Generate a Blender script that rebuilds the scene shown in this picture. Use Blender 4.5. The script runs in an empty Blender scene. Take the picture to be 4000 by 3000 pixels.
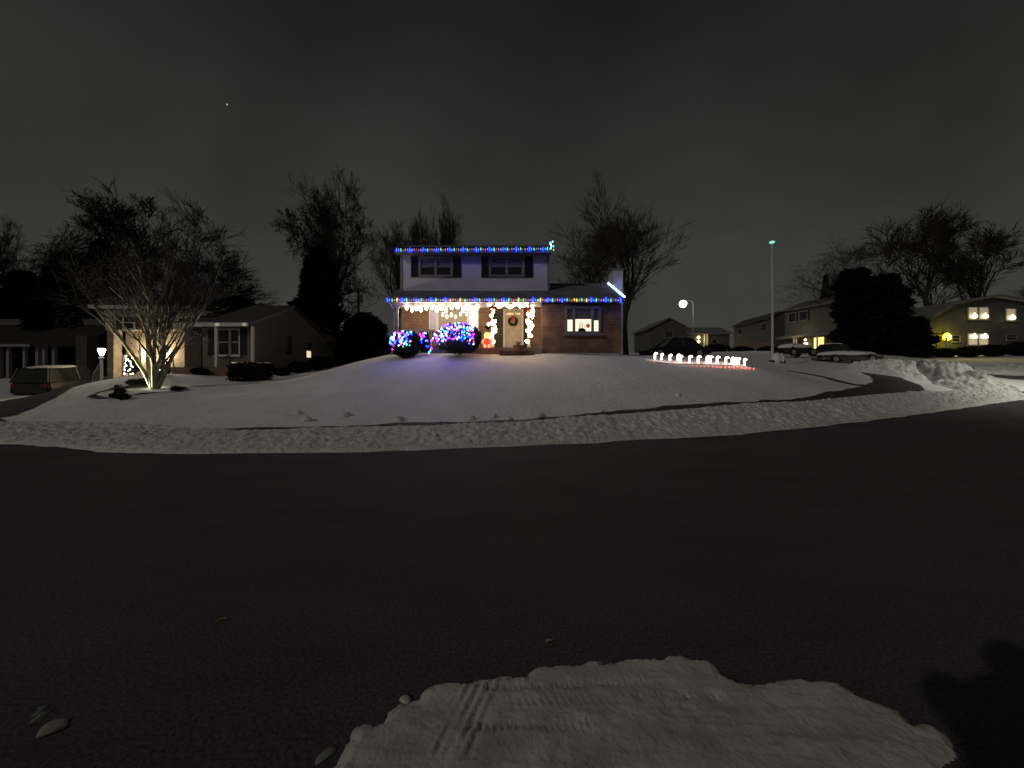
import bpy, math, random
import numpy as np
from mathutils import Vector, Matrix
random.seed(7); RNG = np.random.default_rng(7)
S = bpy.context.scene; COL = S.collection

# ------------------------------------------------------------------ camera
F, H0, CZ = 1550.0, 1460.0, 1.6          # focal length and horizon row in pixels of the 4000x3000 photograph
cam = bpy.data.cameras.new('camera'); cam_o = bpy.data.objects.new('camera', cam); COL.objects.link(cam_o)
cam_o.location = (0, 0, CZ); cam_o.rotation_euler = (math.radians(90), 0, 0)
cam.sensor_width = 36; cam.lens = 36 * F / 4000; cam.shift_y = -(1500 - H0) / 4000
cam.clip_start = 0.02; cam.clip_end = 3000
S.camera = cam_o
# ------------------------------------------------------------------ world: overcast night sky lit by the town below
W = bpy.data.worlds.new('World'); S.world = W; W.use_nodes = True
nt = W.node_tree; bg = nt.nodes['Background']
tc = nt.nodes.new('ShaderNodeTexCoord'); sep = nt.nodes.new('ShaderNodeSeparateXYZ')
nt.links.new(tc.outputs['Generated'], sep.inputs[0])
rp = nt.nodes.new('ShaderNodeValToRGB'); rp.color_ramp.interpolation = 'B_SPLINE'
for i, (p, c) in enumerate([(0.0, (.056, .055, .051)), (.22, (.043, .043, .040)), (.45, (.0275, .0280, .0260)), (.66, (.0115, .0115, .0125)), (1, (.001, .001, .0014))]):
    e = rp.color_ramp.elements[i] if i < 2 else rp.color_ramp.elements.new(p)
    e.position = p; e.color = (*c, 1)
nt.links.new(sep.outputs['Z'], rp.inputs[0])
nz = nt.nodes.new('ShaderNodeTexNoise'); nz.inputs['Scale'].default_value = 2.2; nz.inputs['Detail'].default_value = 4; nz.inputs['Distortion'].default_value = .15
nt.links.new(tc.outputs['Generated'], nz.inputs['Vector'])
mr = nt.nodes.new('ShaderNodeMapRange'); mr.inputs[1].default_value = .3; mr.inputs[2].default_value = .7; mr.inputs[3].default_value = .70; mr.inputs[4].default_value = 1.22
nt.links.new(nz.outputs['Fac'], mr.inputs[0])
mx = nt.nodes.new('ShaderNodeMix'); mx.data_type = 'RGBA'; mx.blend_type = 'MULTIPLY'; mx.inputs[0].default_value = 1
nt.links.new(rp.outputs[0], mx.inputs[6]); nt.links.new(mr.outputs[0], mx.inputs[7])
nt.links.new(mx.outputs[2], bg.inputs[0]); bg.inputs[1].default_value = 1.0
# ------------------------------------------------------------------ key light: high street light far behind the photographer (low sun lamp)
sd = Vector((1700, 1550, -1225)).normalized()
sun = bpy.data.lights.new('sun', 'SUN'); sun.energy = 0.385; sun.angle = math.radians(.8); sun.color = (1, .92, .80)
sun_o = bpy.data.objects.new('sun', sun); COL.objects.link(sun_o); sun_o.rotation_euler = sd.to_track_quat('-Z', 'Y').to_euler()
sun_o.location = (-30, -30, 20)
S.view_settings.view_transform = 'Standard'; S.view_settings.look = 'None'; S.view_settings.exposure = 0; S.view_settings.gamma = 1
S.cycles.max_bounces = 4; S.cycles.diffuse_bounces = 2; S.cycles.glossy_bounces = 2; S.cycles.sample_clamp_indirect = 2

# ------------------------------------------------------------------ helpers
def P(px, py, D): return Vector(((px - 2000) / F * D, D, CZ - (py - H0) / F * D))
def X(px, D): return (px - 2000) / F * D
def Z(py, D): return CZ - (py - H0) / F * D

_perm = RNG.random((256, 256))
def vnoise(x, y):
    x = np.asarray(x, float); y = np.asarray(y, float)
    xi = np.floor(x).astype(int); yi = np.floor(y).astype(int); fx = x - xi; fy = y - yi
    fx = fx * fx * (3 - 2 * fx); fy = fy * fy * (3 - 2 * fy)
    g = lambda a, b: _perm[a & 255, b & 255]
    return (g(xi, yi) * (1 - fx) + g(xi + 1, yi) * fx) * (1 - fy) + (g(xi, yi + 1) * (1 - fx) + g(xi + 1, yi + 1) * fx) * fy
def fbm(x, y, o=4):
    s = 0; a = .5
    for i in range(o):
        s = s + a * vnoise(np.asarray(x) * 2 ** i + 17.3 * i, np.asarray(y) * 2 ** i + 9.1 * i); a *= .5
    return s

class MB:
    def __init__(s): s.v = []; s.f = []
    def add(s, vs, fs):
        o = len(s.v); s.v += [tuple(v) for v in vs]; s.f += [tuple(i + o for i in f) for f in fs]; return s
    def box(s, x0, x1, y0, y1, z0, z1):
        return s.add([(x0,y0,z0),(x1,y0,z0),(x1,y1,z0),(x0,y1,z0),(x0,y0,z1),(x1,y0,z1),(x1,y1,z1),(x0,y1,z1)],
                     [(0,3,2,1),(4,5,6,7),(0,1,5,4),(1,2,6,5),(2,3,7,6),(3,0,4,7)])
    def tube(s, pts, r, n=6, cap=True):
        pts = [Vector(p) for p in pts]; rs = r if isinstance(r, (list, tuple)) else [r] * len(pts); vs = []; fs = []
        for i, p in enumerate(pts):
            d = (pts[min(i + 1, len(pts) - 1)] - pts[max(i - 1, 0)]).normalized()
            a = d.cross(Vector((0, 0, 1)) if abs(d.z) < .9 else Vector((1, 0, 0))).normalized(); b = d.cross(a)
            vs += [p + (a * math.cos(t) + b * math.sin(t)) * rs[i] for t in (2 * math.pi * k / n for k in range(n))]
        for i in range(len(pts) - 1):
            fs += [(i*n+k, i*n+(k+1)%n, (i+1)*n+(k+1)%n, (i+1)*n+k) for k in range(n)]
        if cap: fs += [tuple(range(n))[::-1], tuple(range((len(pts)-1)*n, len(pts)*n))]
        return s.add(vs, fs)
    def lathe(s, c, prof, n=12):
        vs = []; fs = []
        for r, z in prof: vs += [(c[0] + r*math.cos(2*math.pi*k/n), c[1] + r*math.sin(2*math.pi*k/n), c[2] + z) for k in range(n)]
        for i in range(len(prof) - 1): fs += [(i*n+k, i*n+(k+1)%n, (i+1)*n+(k+1)%n, (i+1)*n+k) for k in range(n)]
        fs += [tuple(range(n))[::-1], tuple(range((len(prof)-1)*n, len(prof)*n))]
        return s.add(vs, fs)
    def ball(s, c, rx, ry=None, rz=None, n=10, m=6):
        ry = ry or rx; rz = rz or rx; vs = [(c[0], c[1], c[2] - rz)]; fs = []
        for j in range(1, m):
            t = math.pi * j / m
            vs += [(c[0]+rx*math.sin(t)*math.cos(2*math.pi*k/n), c[1]+ry*math.sin(t)*math.sin(2*math.pi*k/n), c[2]-rz*math.cos(t)) for k in range(n)]
        vs.append((c[0], c[1], c[2] + rz)); L = len(vs) - 1
        fs += [(0, 1+(k+1)%n, 1+k) for k in range(n)]
        for j in range(m - 2): fs += [(1+j*n+k, 1+j*n+(k+1)%n, 1+(j+1)*n+(k+1)%n, 1+(j+1)*n+k) for k in range(n)]
        fs += [(1+(m-2)*n+k, 1+(m-2)*n+(k+1)%n, L) for k in range(n)]
        return s.add(vs, fs)
    def prism(s, poly, axis, a, b):      # polygon in the plane across `axis`, extruded from a to b
        n = len(poly); mk = {'x': lambda p, t: (t, p[0], p[1]), 'y': lambda p, t: (p[0], t, p[1]), 'z': lambda p, t: (p[0], p[1], t)}[axis]
        vs = [mk(p, a) for p in poly] + [mk(p, b) for p in poly]
        return s.add(vs, [tuple(range(n))[::-1], tuple(range(n, 2*n))] + [(k, (k+1)%n, n+(k+1)%n, n+k) for k in range(n)])
    def frame(s, x0, x1, z0, z1, w, y0, y1):   # upright rectangular ring facing -y
        s.box(x0, x0+w, y0, y1, z0, z1); s.box(x1-w, x1, y0, y1, z0, z1)
        s.box(x0+w, x1-w, y0, y1, z1-w, z1); s.box(x0+w, x1-w, y0, y1, z0, z0+w); return s

ORI = {}
def link_mesh(name, v, f, mat, parent=None, world=True, smooth=False):
    me = bpy.data.meshes.new(name)
    if parent is not None and world:
        o = ORI[parent.name]; v = [(a[0]-o[0], a[1]-o[1], a[2]-o[2]) for a in v]
    me.from_pydata(v, [], f); me.update()
    if mat: me.materials.append(mat)
    if smooth: me.polygons.foreach_set('use_smooth', [True] * len(me.polygons))
    ob = bpy.data.objects.new(name, me); COL.objects.link(ob)
    if parent is not None: ob.parent = parent; ORI[ob.name] = ORI[parent.name]
    else: ORI[ob.name] = (0, 0, 0)
    return ob
def obj(name, mb, mat, parent=None, world=True, smooth=False, recalc=True):
    ob = link_mesh(name, mb.v, mb.f, mat, parent, world, smooth)
    if recalc:
        import bmesh
        bm = bmesh.new(); bm.from_mesh(ob.data); bmesh.ops.recalc_face_normals(bm, faces=bm.faces); bm.to_mesh(ob.data); bm.free()
    return ob
def tag(o, label, cat, group=None, kind=None):
    if label: o['label'] = label
    if cat: o['category'] = cat
    if group: o['group'] = group
    if kind: o['kind'] = kind
    return o
def thing(name, label, cat, loc=(0, 0, 0), rz=0, group=None):
    o = bpy.data.objects.new(name, None); COL.objects.link(o); o.location = loc; o.rotation_euler = (0, 0, rz)
    o.empty_display_size = .2; ORI[o.name] = tuple(loc); return tag(o, label, cat, group)
def inst(name, src, loc, parent, scale=1, rot=None):      # a part sharing another part's mesh, at a world location
    o = bpy.data.objects.new(name, src); COL.objects.link(o); o.parent = parent
    po = ORI[parent.name]; o.location = (loc[0]-po[0], loc[1]-po[1], loc[2]-po[2]); o.scale = (scale,)*3
    if rot: o.rotation_euler = rot
    ORI[o.name] = tuple(loc); return o
def lamp(kind, loc, energy, color, parent=None, **kw):
    l = bpy.data.lights.new('light', kind); l.energy = energy; l.color = color
    for k, v in kw.items():
        if k != 'aim': setattr(l, k, v)
    o = bpy.data.objects.new('light', l); COL.objects.link(o)
    if parent is not None: o.parent = parent; po = ORI[parent.name]; o.location = (loc[0]-po[0], loc[1]-po[1], loc[2]-po[2])
    else: o.location = loc
    if 'aim' in kw: o.rotation_euler = (Vector(kw['aim']) - Vector(loc)).to_track_quat('-Z', 'Y').to_euler()
    return o

# ------------------------------------------------------------------ materials
def mat(name, c, rough=.8, var=.25, scale=6, bump=0, bscale=None, spec=.3, metal=0, c2=None, coord='Object', detail=5):
    m = bpy.data.materials.new(name); m.use_nodes = True; n = m.node_tree; b = n.nodes['Principled BSDF']
    b.inputs['Roughness'].default_value = rough; b.inputs['Specular IOR Level'].default_value = spec; b.inputs['Metallic'].default_value = metal
    t = n.nodes.new('ShaderNodeTexCoord'); z = n.nodes.new('ShaderNodeTexNoise'); z.inputs['Scale'].default_value = scale; z.inputs['Detail'].default_value = detail
    n.links.new(t.outputs[coord], z.inputs['Vector'])
    r = n.nodes.new('ShaderNodeValToRGB'); r.color_ramp.elements[0].position = .3; r.color_ramp.elements[1].position = .7
    lo = c2 if c2 else tuple(k * (1 - var) for k in c); hi = c if c2 else tuple(min(1, k * (1 + var)) for k in c)
    r.color_ramp.elements[0].color = (*lo, 1); r.color_ramp.elements[1].color = (*hi, 1)
    n.links.new(z.outputs['Fac'], r.inputs[0]); n.links.new(r.outputs[0], b.inputs['Base Color'])
    if bump:
        z2 = n.nodes.new('ShaderNodeTexNoise'); z2.inputs['Scale'].default_value = bscale or scale; z2.inputs['Detail'].default_value = 6
        n.links.new(t.outputs[coord], z2.inputs['Vector'])
        bp = n.nodes.new('ShaderNodeBump'); bp.inputs['Strength'].default_value = 1; bp.inputs['Distance'].default_value = bump
        n.links.new(z2.outputs['Fac'], bp.inputs['Height']); n.links.new(bp.outputs[0], b.inputs['Normal'])
    return m
def emit(name, c, s, base=(.5, .5, .5)):
    m = bpy.data.materials.new(name); m.use_nodes = True; b = m.node_tree.nodes['Principled BSDF']
    b.inputs['Base Color'].default_value = (*base, 1); b.inputs['Roughness'].default_value = .4
    b.inputs['Emission Color'].default_value = (*c, 1); b.inputs['Emission Strength'].default_value = s
    return m
def brick(name, c1, c2, mortar, scale=1.0):
    m = mat(name, c1, .9); n = m.node_tree; b = n.nodes['Principled BSDF']
    t = n.nodes.new('ShaderNodeTexCoord'); s = n.nodes.new('ShaderNodeSeparateXYZ'); n.links.new(t.outputs['Object'], s.inputs[0])
    a = n.nodes.new('ShaderNodeMath'); n.links.new(s.outputs[0], a.inputs[0]); n.links.new(s.outputs[1], a.inputs[1])
    cb = n.nodes.new('ShaderNodeCombineXYZ'); n.links.new(a.outputs[0], cb.inputs[0]); n.links.new(s.outputs[2], cb.inputs[1])
    k = n.nodes.new('ShaderNodeTexBrick'); k.inputs['Scale'].default_value = scale; k.inputs['Brick Width'].default_value = .22; k.inputs['Row Height'].default_value = .075
    k.inputs['Mortar Size'].default_value = .01; k.inputs['Color1'].default_value = (*c1, 1); k.inputs['Color2'].default_value = (*c2, 1); k.inputs['Mortar'].default_value = (*mortar, 1)
    n.links.new(cb.outputs[0], k.inputs['Vector'])
    z = n.nodes.new('ShaderNodeTexNoise'); z.inputs['Scale'].default_value = 1.7; z.inputs['Detail'].default_value = 6; n.links.new(t.outputs['Object'], z.inputs['Vector'])
    mm = n.nodes.new('ShaderNodeMapRange'); mm.inputs[1].default_value = .3; mm.inputs[2].default_value = .7; mm.inputs[3].default_value = .65; mm.inputs[4].default_value = 1.35; n.links.new(z.outputs['Fac'], mm.inputs[0])
    x = n.nodes.new('ShaderNodeMix'); x.data_type = 'RGBA'; x.blend_type = 'MULTIPLY'; x.inputs[0].default_value = 1
    n.links.new(k.outputs['Color'], x.inputs[6]); n.links.new(mm.outputs[0], x.inputs[7]); n.links.new(x.outputs[2], b.inputs['Base Color'])
    bp = n.nodes.new('ShaderNodeBump'); bp.inputs['Distance'].default_value = .008; bp.invert = True; n.links.new(k.outputs['Fac'], bp.inputs['Height']); n.links.new(bp.outputs[0], b.inputs['Normal'])
    return m
def siding(name, c, step=.12):
    m = mat(name, c, .6, .08, 1.5); n = m.node_tree; b = n.nodes['Principled BSDF']
    t = n.nodes.new('ShaderNodeTexCoord'); s = n.nodes.new('ShaderNodeSeparateXYZ'); n.links.new(t.outputs['Object'], s.inputs[0])
    d = n.nodes.new('ShaderNodeMath'); d.operation = 'DIVIDE'; d.inputs[1].default_value = step; n.links.new(s.outputs[2], d.inputs[0])
    fr = n.nodes.new('ShaderNodeMath'); fr.operation = 'FRACT'; n.links.new(d.outputs[0], fr.inputs[0])
    bp = n.nodes.new('ShaderNodeBump'); bp.inputs['Distance'].default_value = .02; bp.invert = True; n.links.new(fr.outputs[0], bp.inputs['Height']); n.links.new(bp.outputs[0], b.inputs['Normal'])
    return m

SNOW = mat('snow', (.84, .84, .85), .75, .05, 1.2, bump=.045, bscale=6, spec=.15, coord='Object')
SNOW_ROUGH = mat('ploughed_snow', (.86, .86, .86), .75, 0, 6, bump=.05, bscale=12, c2=(.62, .61, .60), spec=.15)
SNOW_DIRTY = mat('dirty_snow', (.78, .78, .77), .8, 0, 1.6, bump=.08, bscale=7, c2=(.16, .155, .16), spec=.15)
SNOW_THIN = mat('trodden_snow', (.70, .69, .64), .6, 0, 5, bump=.008, bscale=45, c2=(.42, .40, .37), spec=.25)
ASPHALT = mat('asphalt', (.088, .083, .090), .85, .5, 55, bump=.003, bscale=260, spec=.08, coord='Object', detail=12)
def wear(m, sc, lo, hi, s=1.0):
    n = m.node_tree; b = n.nodes['Principled BSDF']; src = b.inputs['Base Color'].links[0].from_socket
    t = n.nodes.new('ShaderNodeTexCoord'); mp_ = n.nodes.new('ShaderNodeMapping'); mp_.inputs['Scale'].default_value = sc; n.links.new(t.outputs['Object'], mp_.inputs[0])
    z = n.nodes.new('ShaderNodeTexNoise'); z.inputs['Scale'].default_value = s; z.inputs['Detail'].default_value = 7; z.inputs['Roughness'].default_value = .62; n.links.new(mp_.outputs[0], z.inputs['Vector'])
    r = n.nodes.new('ShaderNodeMapRange'); r.inputs[1].default_value = .32; r.inputs[2].default_value = .68; r.inputs[3].default_value = lo; r.inputs[4].default_value = hi; n.links.new(z.outputs['Fac'], r.inputs[0])
    x = n.nodes.new('ShaderNodeMix'); x.data_type = 'RGBA'; x.blend_type = 'MULTIPLY'; x.inputs[0].default_value = 1; n.links.new(src, x.inputs[6]); n.links.new(r.outputs[0], x.inputs[7]); n.links.new(x.outputs[2], b.inputs['Base Color'])
wear(ASPHALT, (.4, 1.0, 1), .84, 1.16)
PAVE = mat('wet_pavement', (.065, .06, .055), .7, .3, 2, bump=.004, bscale=60)
ROOF = mat('snowy_shingle', (.23, .225, .235), .85, 0, 1.6, bump=.02, bscale=8, c2=(.12, .12, .12))
SHINGLE = mat('dark_shingle', (.02, .019, .019), .9, .3, 5)
BRICK = brick('red_brick', (.21, .105, .075), (.15, .075, .055), (.24, .2, .17))
BRICK_TAN = brick('tan_brick', (.30, .24, .17), (.24, .19, .14), (.33, .29, .23))
SIDE = siding('lavender_grey_siding', (.62, .58, .66))
SIDE_GREY_DIM = siding('dimmed_grey_siding', (.085, .085, .08))  # far houses: colour darkened to stand in for street light falling off
SIDE_DARK = siding('dark_siding', (.03, .029, .028))
SIDE_OLIVE = siding('olive_siding', (.10, .096, .082))
STUCCO = mat('stucco', (.17, .15, .125), .9, .12, 3, bump=.01, bscale=30)
WHITE = mat('white_trim', (.62, .60, .58), .5, .05, 3)
GREYTRIM = mat('grey_trim', (.22, .21, .225), .5, .05, 3)
BLACK = mat('black_shutter', (.012, .012, .013), .5, .2, 4)
GLASS = mat('dark_window_glass', (.02, .021, .023), .08, .3, 1.2, spec=.6)
BLIND = mat('window_blind', (.13, .125, .12), .7, .1, 8)
BARK = mat('bark', (.045, .040, .038), .9, .35, 9, bump=.02, bscale=20)
BARKL = mat('pale_bark', (.28, .26, .18), .9, .35, 9, bump=.01, bscale=20)
TWIG = mat('twig', (.045, .041, .040), .9, .2, 5)
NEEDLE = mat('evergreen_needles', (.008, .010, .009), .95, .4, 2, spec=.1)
LEAFM = mat('shrub_leaves', (.03, .045, .028), .8, .4, 3)
METAL = mat('painted_metal', (.35, .35, .34), .4, .1, 4, metal=.4)
WIRE = mat('green_wire', (.02, .035, .02), .6, .1, 5)
WOOD = mat('porch_wood', (.22, .17, .13), .8, .2, 8)
CONC = mat('concrete', (.36, .34, .32), .9, .15, 5, bump=.005, bscale=30)
DIRT = mat('mulch', (.03, .025, .02), .95, .4, 6, bump=.03, bscale=20)

# ------------------------------------------------------------------ terrain
ROADZ = lambda x: 0.02 * np.maximum(0, np.asarray(x, float) - 4)
_edge = np.array([(-60, 19), (-40, 14.5), (-26, 11.6), (-18, 10.1), (-11.6, 9.02), (-7.9, 8.13), (-6.1, 7.9), (-2.67, 8.27), (0, 8.70), (3.1, 9.54), (6.8, 10.55), (12.6, 13.0), (18.2, 15.7), (24.9, 19.0), (40, 22), (90, 34)])
def edge_y(x): return np.interp(x, _edge[:, 0], _edge[:, 1])
_walk = [(0, 1688, 10.9), (500, 1690, 10.0), (1000, 1684, 9.9), (1500, 1667, 10.2), (2000, 1650, 10.7), (2500, 1612, 11.6), (3000, 1578, 12.9), (3300, 1552, 14.6), (3470, 1520, 17.0), (3505, 1494, 19.0), (3450, 1468, 21.5), (3340, 1444, 26.0)]
_ctl = [(px, py, D) for px, py, D in _walk]
_ctl += [(1545, 1391, 17.4), (1800, 1391, 17.4), (2100, 1392, 17.4), (2425, 1393, 17.8), (1545, 1388, 21), (2000, 1388, 22), (2425, 1388, 22), (2000, 1384, 28),
         (2000, 1500, 14), (1700, 1500, 14), (1500, 1525, 13.4), (2300, 1495, 14.2), (2600, 1480, 14.6), (1300, 1444, 16.8), (1100, 1505, 15.2), (1200, 1565, 12.5), (900, 1548, 13.6),
         (975, 1490, 18.2), (1150, 1481, 17.6), (1050, 1515, 14.8), (880, 1482, 20), (1400, 1416, 17.4), (1120, 1470, 21.5), (1200, 1448, 26), (1340, 1430, 31), (760, 1462, 21), (605, 1517, 15), (430, 1478, 17.2), (600, 1462, 19), (300, 1530, 15.4), (180, 1568, 13.9), (0, 1628, 12.0),
         (0, 1580, 15), (130, 1552, 16.4), (330, 1530, 20), (450, 1500, 23), (50, 1480, 24), (150, 1478, 28),
         (2555, 1411, 17.6), (2720, 1420, 17.3), (2930, 1427, 17.0), (3017, 1414, 24), (2800, 1398, 26), (3200, 1412, 30), (3250, 1455, 21.5), (3150, 1480, 18.5), (3000, 1520, 15),
         (3600, 1425, 32), (3650, 1391, 38), (3900, 1384, 38), (3850, 1415, 33), (3000, 1378, 44), (2550, 1388, 40), (3650, 1540, 17.8), (3750, 1490, 23), (3900, 1475, 26.5), (3560, 1455, 24), (3300, 1375, 46), (3900, 1530, 20.5)]
_pts = np.array([tuple(P(*c)) for c in _ctl])
_ext = np.array([(-60, 45, 2.2), (-90, 20, .8), (-30, 60, 2.4), (0, 60, 4.2), (30, 65, 5.2), (60, 65, 6.2), (90, 45, 5.5), (-20, 45, 2.4), (0, 100, 4.5), (80, 100, 6), (-80, 100, 3), (60, 30, 2.4), (-40, 20, .9), (-30, 15, .3)])
_pts = np.vstack([_pts, _ext])
def _tps(r): return np.where(r > 1e-9, r * r * np.log(np.maximum(r, 1e-9)), 0)
_n = len(_pts); _A = np.zeros((_n + 3, _n + 3))
_A[:_n, :_n] = _tps(np.linalg.norm(_pts[:, None, :2] - _pts[None, :, :2], axis=2)) + np.eye(_n) * 1.5
_A[:_n, _n] = 1; _A[:_n, _n+1:] = _pts[:, :2]; _A[_n:, :_n] = _A[:_n, _n:].T
_w = np.linalg.solve(_A, np.concatenate([_pts[:, 2], [0, 0, 0]]))
def T(x, y):
    x = np.asarray(x, float); y = np.asarray(y, float); sh = np.broadcast(x, y).shape
    xx = np.clip(np.broadcast_to(x, sh).ravel(), -90, 90); yy = np.clip(np.broadcast_to(y, sh).ravel(), 4, 100)
    z = np.zeros(len(xx))
    for i in range(0, len(xx), 20000):
        a, b = xx[i:i+20000], yy[i:i+20000]
        z[i:i+20000] = _tps(np.hypot(a[:, None] - _pts[None, :, 0], b[:, None] - _pts[None, :, 1])) @ _w[:_n] + _w[_n] + _w[_n+1] * a + _w[_n+2] * b
    return z.reshape(sh)
def ground(x, y):
    z = T(x, y); d = np.asarray(y) - edge_y(x)
    s = np.clip((d + .1) / .9, 0, 1); s = s * s * (3 - 2 * s)
    return (ROADZ(x) - .12) * (1 - s) + np.maximum(z, ROADZ(x) - .1) * s
def gz(x, y): return float(ground(np.array([x]), np.array([y]))[0])
def grid_mesh(name, xs, ys, zf, m, parent=None, keep=None, smooth=True):
    Xg, Yg = np.meshgrid(xs, ys); Zg = zf(Xg, Yg); nx, ny = len(xs), len(ys)
    idx = np.arange(nx * ny).reshape(ny, nx)
    f = np.stack([idx[:-1, :-1], idx[:-1, 1:], idx[1:, 1:], idx[1:, :-1]], -1).reshape(-1, 4)
    V = np.stack([Xg, Yg, Zg], -1).reshape(-1, 3)
    if keep is not None:
        k = keep(Xg, Yg).ravel(); f = f[k[f].all(1)]
        used = np.unique(f); mp = -np.ones(len(V), int); mp[used] = np.arange(len(used)); V = V[used]; f = mp[f]
    return link_mesh(name, V.tolist(), f.tolist(), m, parent, smooth=smooth)
xs = np.concatenate([np.arange(-400, -60, 40), np.arange(-60, -28, 2), np.arange(-28, 34, .3), np.arange(34, 70, 2), np.arange(70, 401, 30)])
ys = np.concatenate([np.arange(-300, -20, 40), np.arange(-20, 6, 4), np.arange(6, 30, .25), np.arange(30, 60, 1), np.arange(60, 110, 5), np.arange(110, 801, 60)])
def lawn_z(x, y):
    z = ground(x, y); near = np.clip((y - edge_y(x) - 1.9) / .6, 0, 1)
    return z + near * ((fbm(x * .55, y * .55, 3) - .44) * .10 + (fbm(x * 2.3 + 5, y * 2.3, 3) - .44) * .035)
tag(grid_mesh('snowy_ground', xs, ys, lawn_z, SNOW), 'snow covered lawns rising from the street', None, kind='structure')
rx = np.concatenate([np.arange(-300, -60, 40), np.arange(-60, 60, 1.0), np.arange(60, 301, 40)]); ry = np.concatenate([np.arange(-200, -10, 30), np.arange(-10, 36, 1.0)])
tag(grid_mesh('road', rx, ry, lambda x, y: ROADZ(x) - np.clip((y - edge_y(x) - .5) / 2, 0, 1) * .8, ASPHALT), 'dark asphalt street cleared of snow', None, kind='structure')

def spline(pts, step):
    pts = np.array(pts, float); out = []
    for i in range(len(pts) - 1):
        p0, p1, p2, p3 = pts[max(i-1, 0)], pts[i], pts[i+1], pts[min(i+2, len(pts)-1)]
        n = max(2, int(np.linalg.norm(p2 - p1) / step))
        for t in np.arange(n) / n: out.append(.5 * ((2*p1) + (-p0+p2)*t + (2*p0-5*p1+4*p2-p3)*t*t + (-p0+3*p1-3*p2+p3)*t**3))
    out.append(pts[-1]); return np.array(out)
def ribbon(name, pts, widths, m, lift=.03, step=.25, ragged=.12, zf=None):
    c = spline(pts, step); n = len(c); t = np.gradient(c, axis=0); t /= np.linalg.norm(t, axis=1)[:, None]
    nrm = np.stack([-t[:, 1], t[:, 0]], 1); pt_ = np.array(pts, float); near_ = [int(np.argmin(np.linalg.norm(c - q_, axis=1))) for q_ in pt_] if len(widths) == len(pts) else np.linspace(0, n - 1, len(widths)); w = np.interp(np.arange(n), near_, widths)
    s = np.cumsum(np.r_[0, np.linalg.norm(np.diff(c, axis=0), axis=1)]); V = []
    rows = 5
    for j in range(rows):
        a = j / (rows - 1) - .5
        e = (fbm(s * 1.3 + 40 * (a > 0), s * 0 + 3.3, 4) - .47) * ragged * 2 * abs(a) * 2
        q = c + nrm * (a * w + np.sign(a) * e)[:, None]
        V.append(np.column_stack([q, (lawn_z(q[:, 0], q[:, 1]) if zf is None else zf(q[:, 0], q[:, 1])) + lift]))
    V = np.array(V); f = [(j*n+i, j*n+i+1, (j+1)*n+i+1, (j+1)*n+i) for j in range(rows-1) for i in range(n-1)]
    return link_mesh(name, V.reshape(-1, 3).tolist(), f, m)
wp = [tuple(P(*c))[:2] for c in _walk]
wp = [(-26, 13.7), (-16, 11.9)] + wp[0:]
tag(ribbon('sidewalk', wp, [.3, .3, .34, .30, .28, .28, .28, .30, .40, .85, 1.5, 1.75, 1.5, 1.1], PAVE, .035, ragged=.16), 'narrow cleared sidewalk between snow bank and lawn', None, kind='structure')
tag(ribbon('path', [tuple(P(3070, 1450, 20.4))[:2], tuple(P(3200, 1466, 19.5))[:2], tuple(P(3330, 1502, 17.6))[:2], tuple(P(3400, 1512, 17.4))[:2]], [.12, .3, .4, .5], PAVE, .03), 'thin bare strip crossing the corner lawn', None, kind='structure')
tag(ribbon('driveway', [tuple(P(-160, 1650, 11.6))[:2], tuple(P(0, 1606, 13.3))[:2], tuple(P(130, 1560, 16.0))[:2], tuple(P(330, 1525, 20.5))[:2], tuple(P(450, 1500, 22.3))[:2]], [2.3, 2.1, 2.6, 3.2, 3.4], ASPHALT, .04), 'dark driveway climbing to the garage', None, kind='structure')
tag(ribbon('side_street', [tuple(P(3845, 1474, 27.5))[:2], tuple(P(3930, 1478, 26.6))[:2], tuple(P(4200, 1487, 26))[:2]], [.4, 1.5, 1.9], ASPHALT, .06), 'bare strip of the crossing street', None, kind='structure')
tag(ribbon('side_street', [tuple(P(3950, 1528, 20.3))[:2], tuple(P(4020, 1536, 20.6))[:2], tuple(P(4300, 1545, 21))[:2]], [.2, .9, 1.4], ASPHALT, .06), 'bare strip of the crossing street at the corner', None, kind='structure')

# ploughed snow bank along the kerb
c = spline([(x, y) for x, y in _edge[1:-2]], .045); n = len(c); t = np.gradient(c, axis=0); t /= np.linalg.norm(t, axis=1)[:, None]; nrm = np.stack([-t[:, 1], t[:, 0]], 1)
s = np.cumsum(np.r_[0, np.linalg.norm(np.diff(c, axis=0), axis=1)]); R = 44; V = []
wid = np.interp(c[:, 0], [-40, -12, -6, 0, 4, 9, 14, 20, 26], [2.0, 1.75, 1.75, 1.8, 1.75, 1.65, 1.5, 1.5, 1.9])
for j in range(R):
    v = j / (R - 1); off = v * wid - .02 + (fbm(s * 1.1, s * 0 + 1.7, 4) - .47) * .25 * (1 - v) ** 2
    q = c + nrm * off[:, None]
    prof = np.interp(v, [0, .06, .2, .55, .8, .95, 1], [-.05, .05, .13, .25, .27, .12, -.1])
    lump = np.abs(fbm(s * 4.2, off * 4.5 + 3, 4) - .47) * .26 + np.abs(fbm(s * 9, off * 9 + 7, 3) - .44) * .16 + (fbm(s * .7, off * 0 + .3, 3) - .44) * .16
    env = min(1, 8 * v) * min(1, 6 * (1 - v))
    base = ROADZ(q[:, 0]) * (1 - v) + np.maximum(T(q[:, 0], q[:, 1]), ROADZ(q[:, 0])) * v
    V.append(np.column_stack([q, base + prof + (lump - .05) * env * (.35 + .65 * math.sin(math.pi * min(1, v * 1.1))) * np.interp(q[:, 0], [0, 12], [1, 1.6])]))
V = np.array(V); f = [(j*n+i, j*n+i+1, (j+1)*n+i+1, (j+1)*n+i) for j in range(R-1) for i in range(n-1)]
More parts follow.
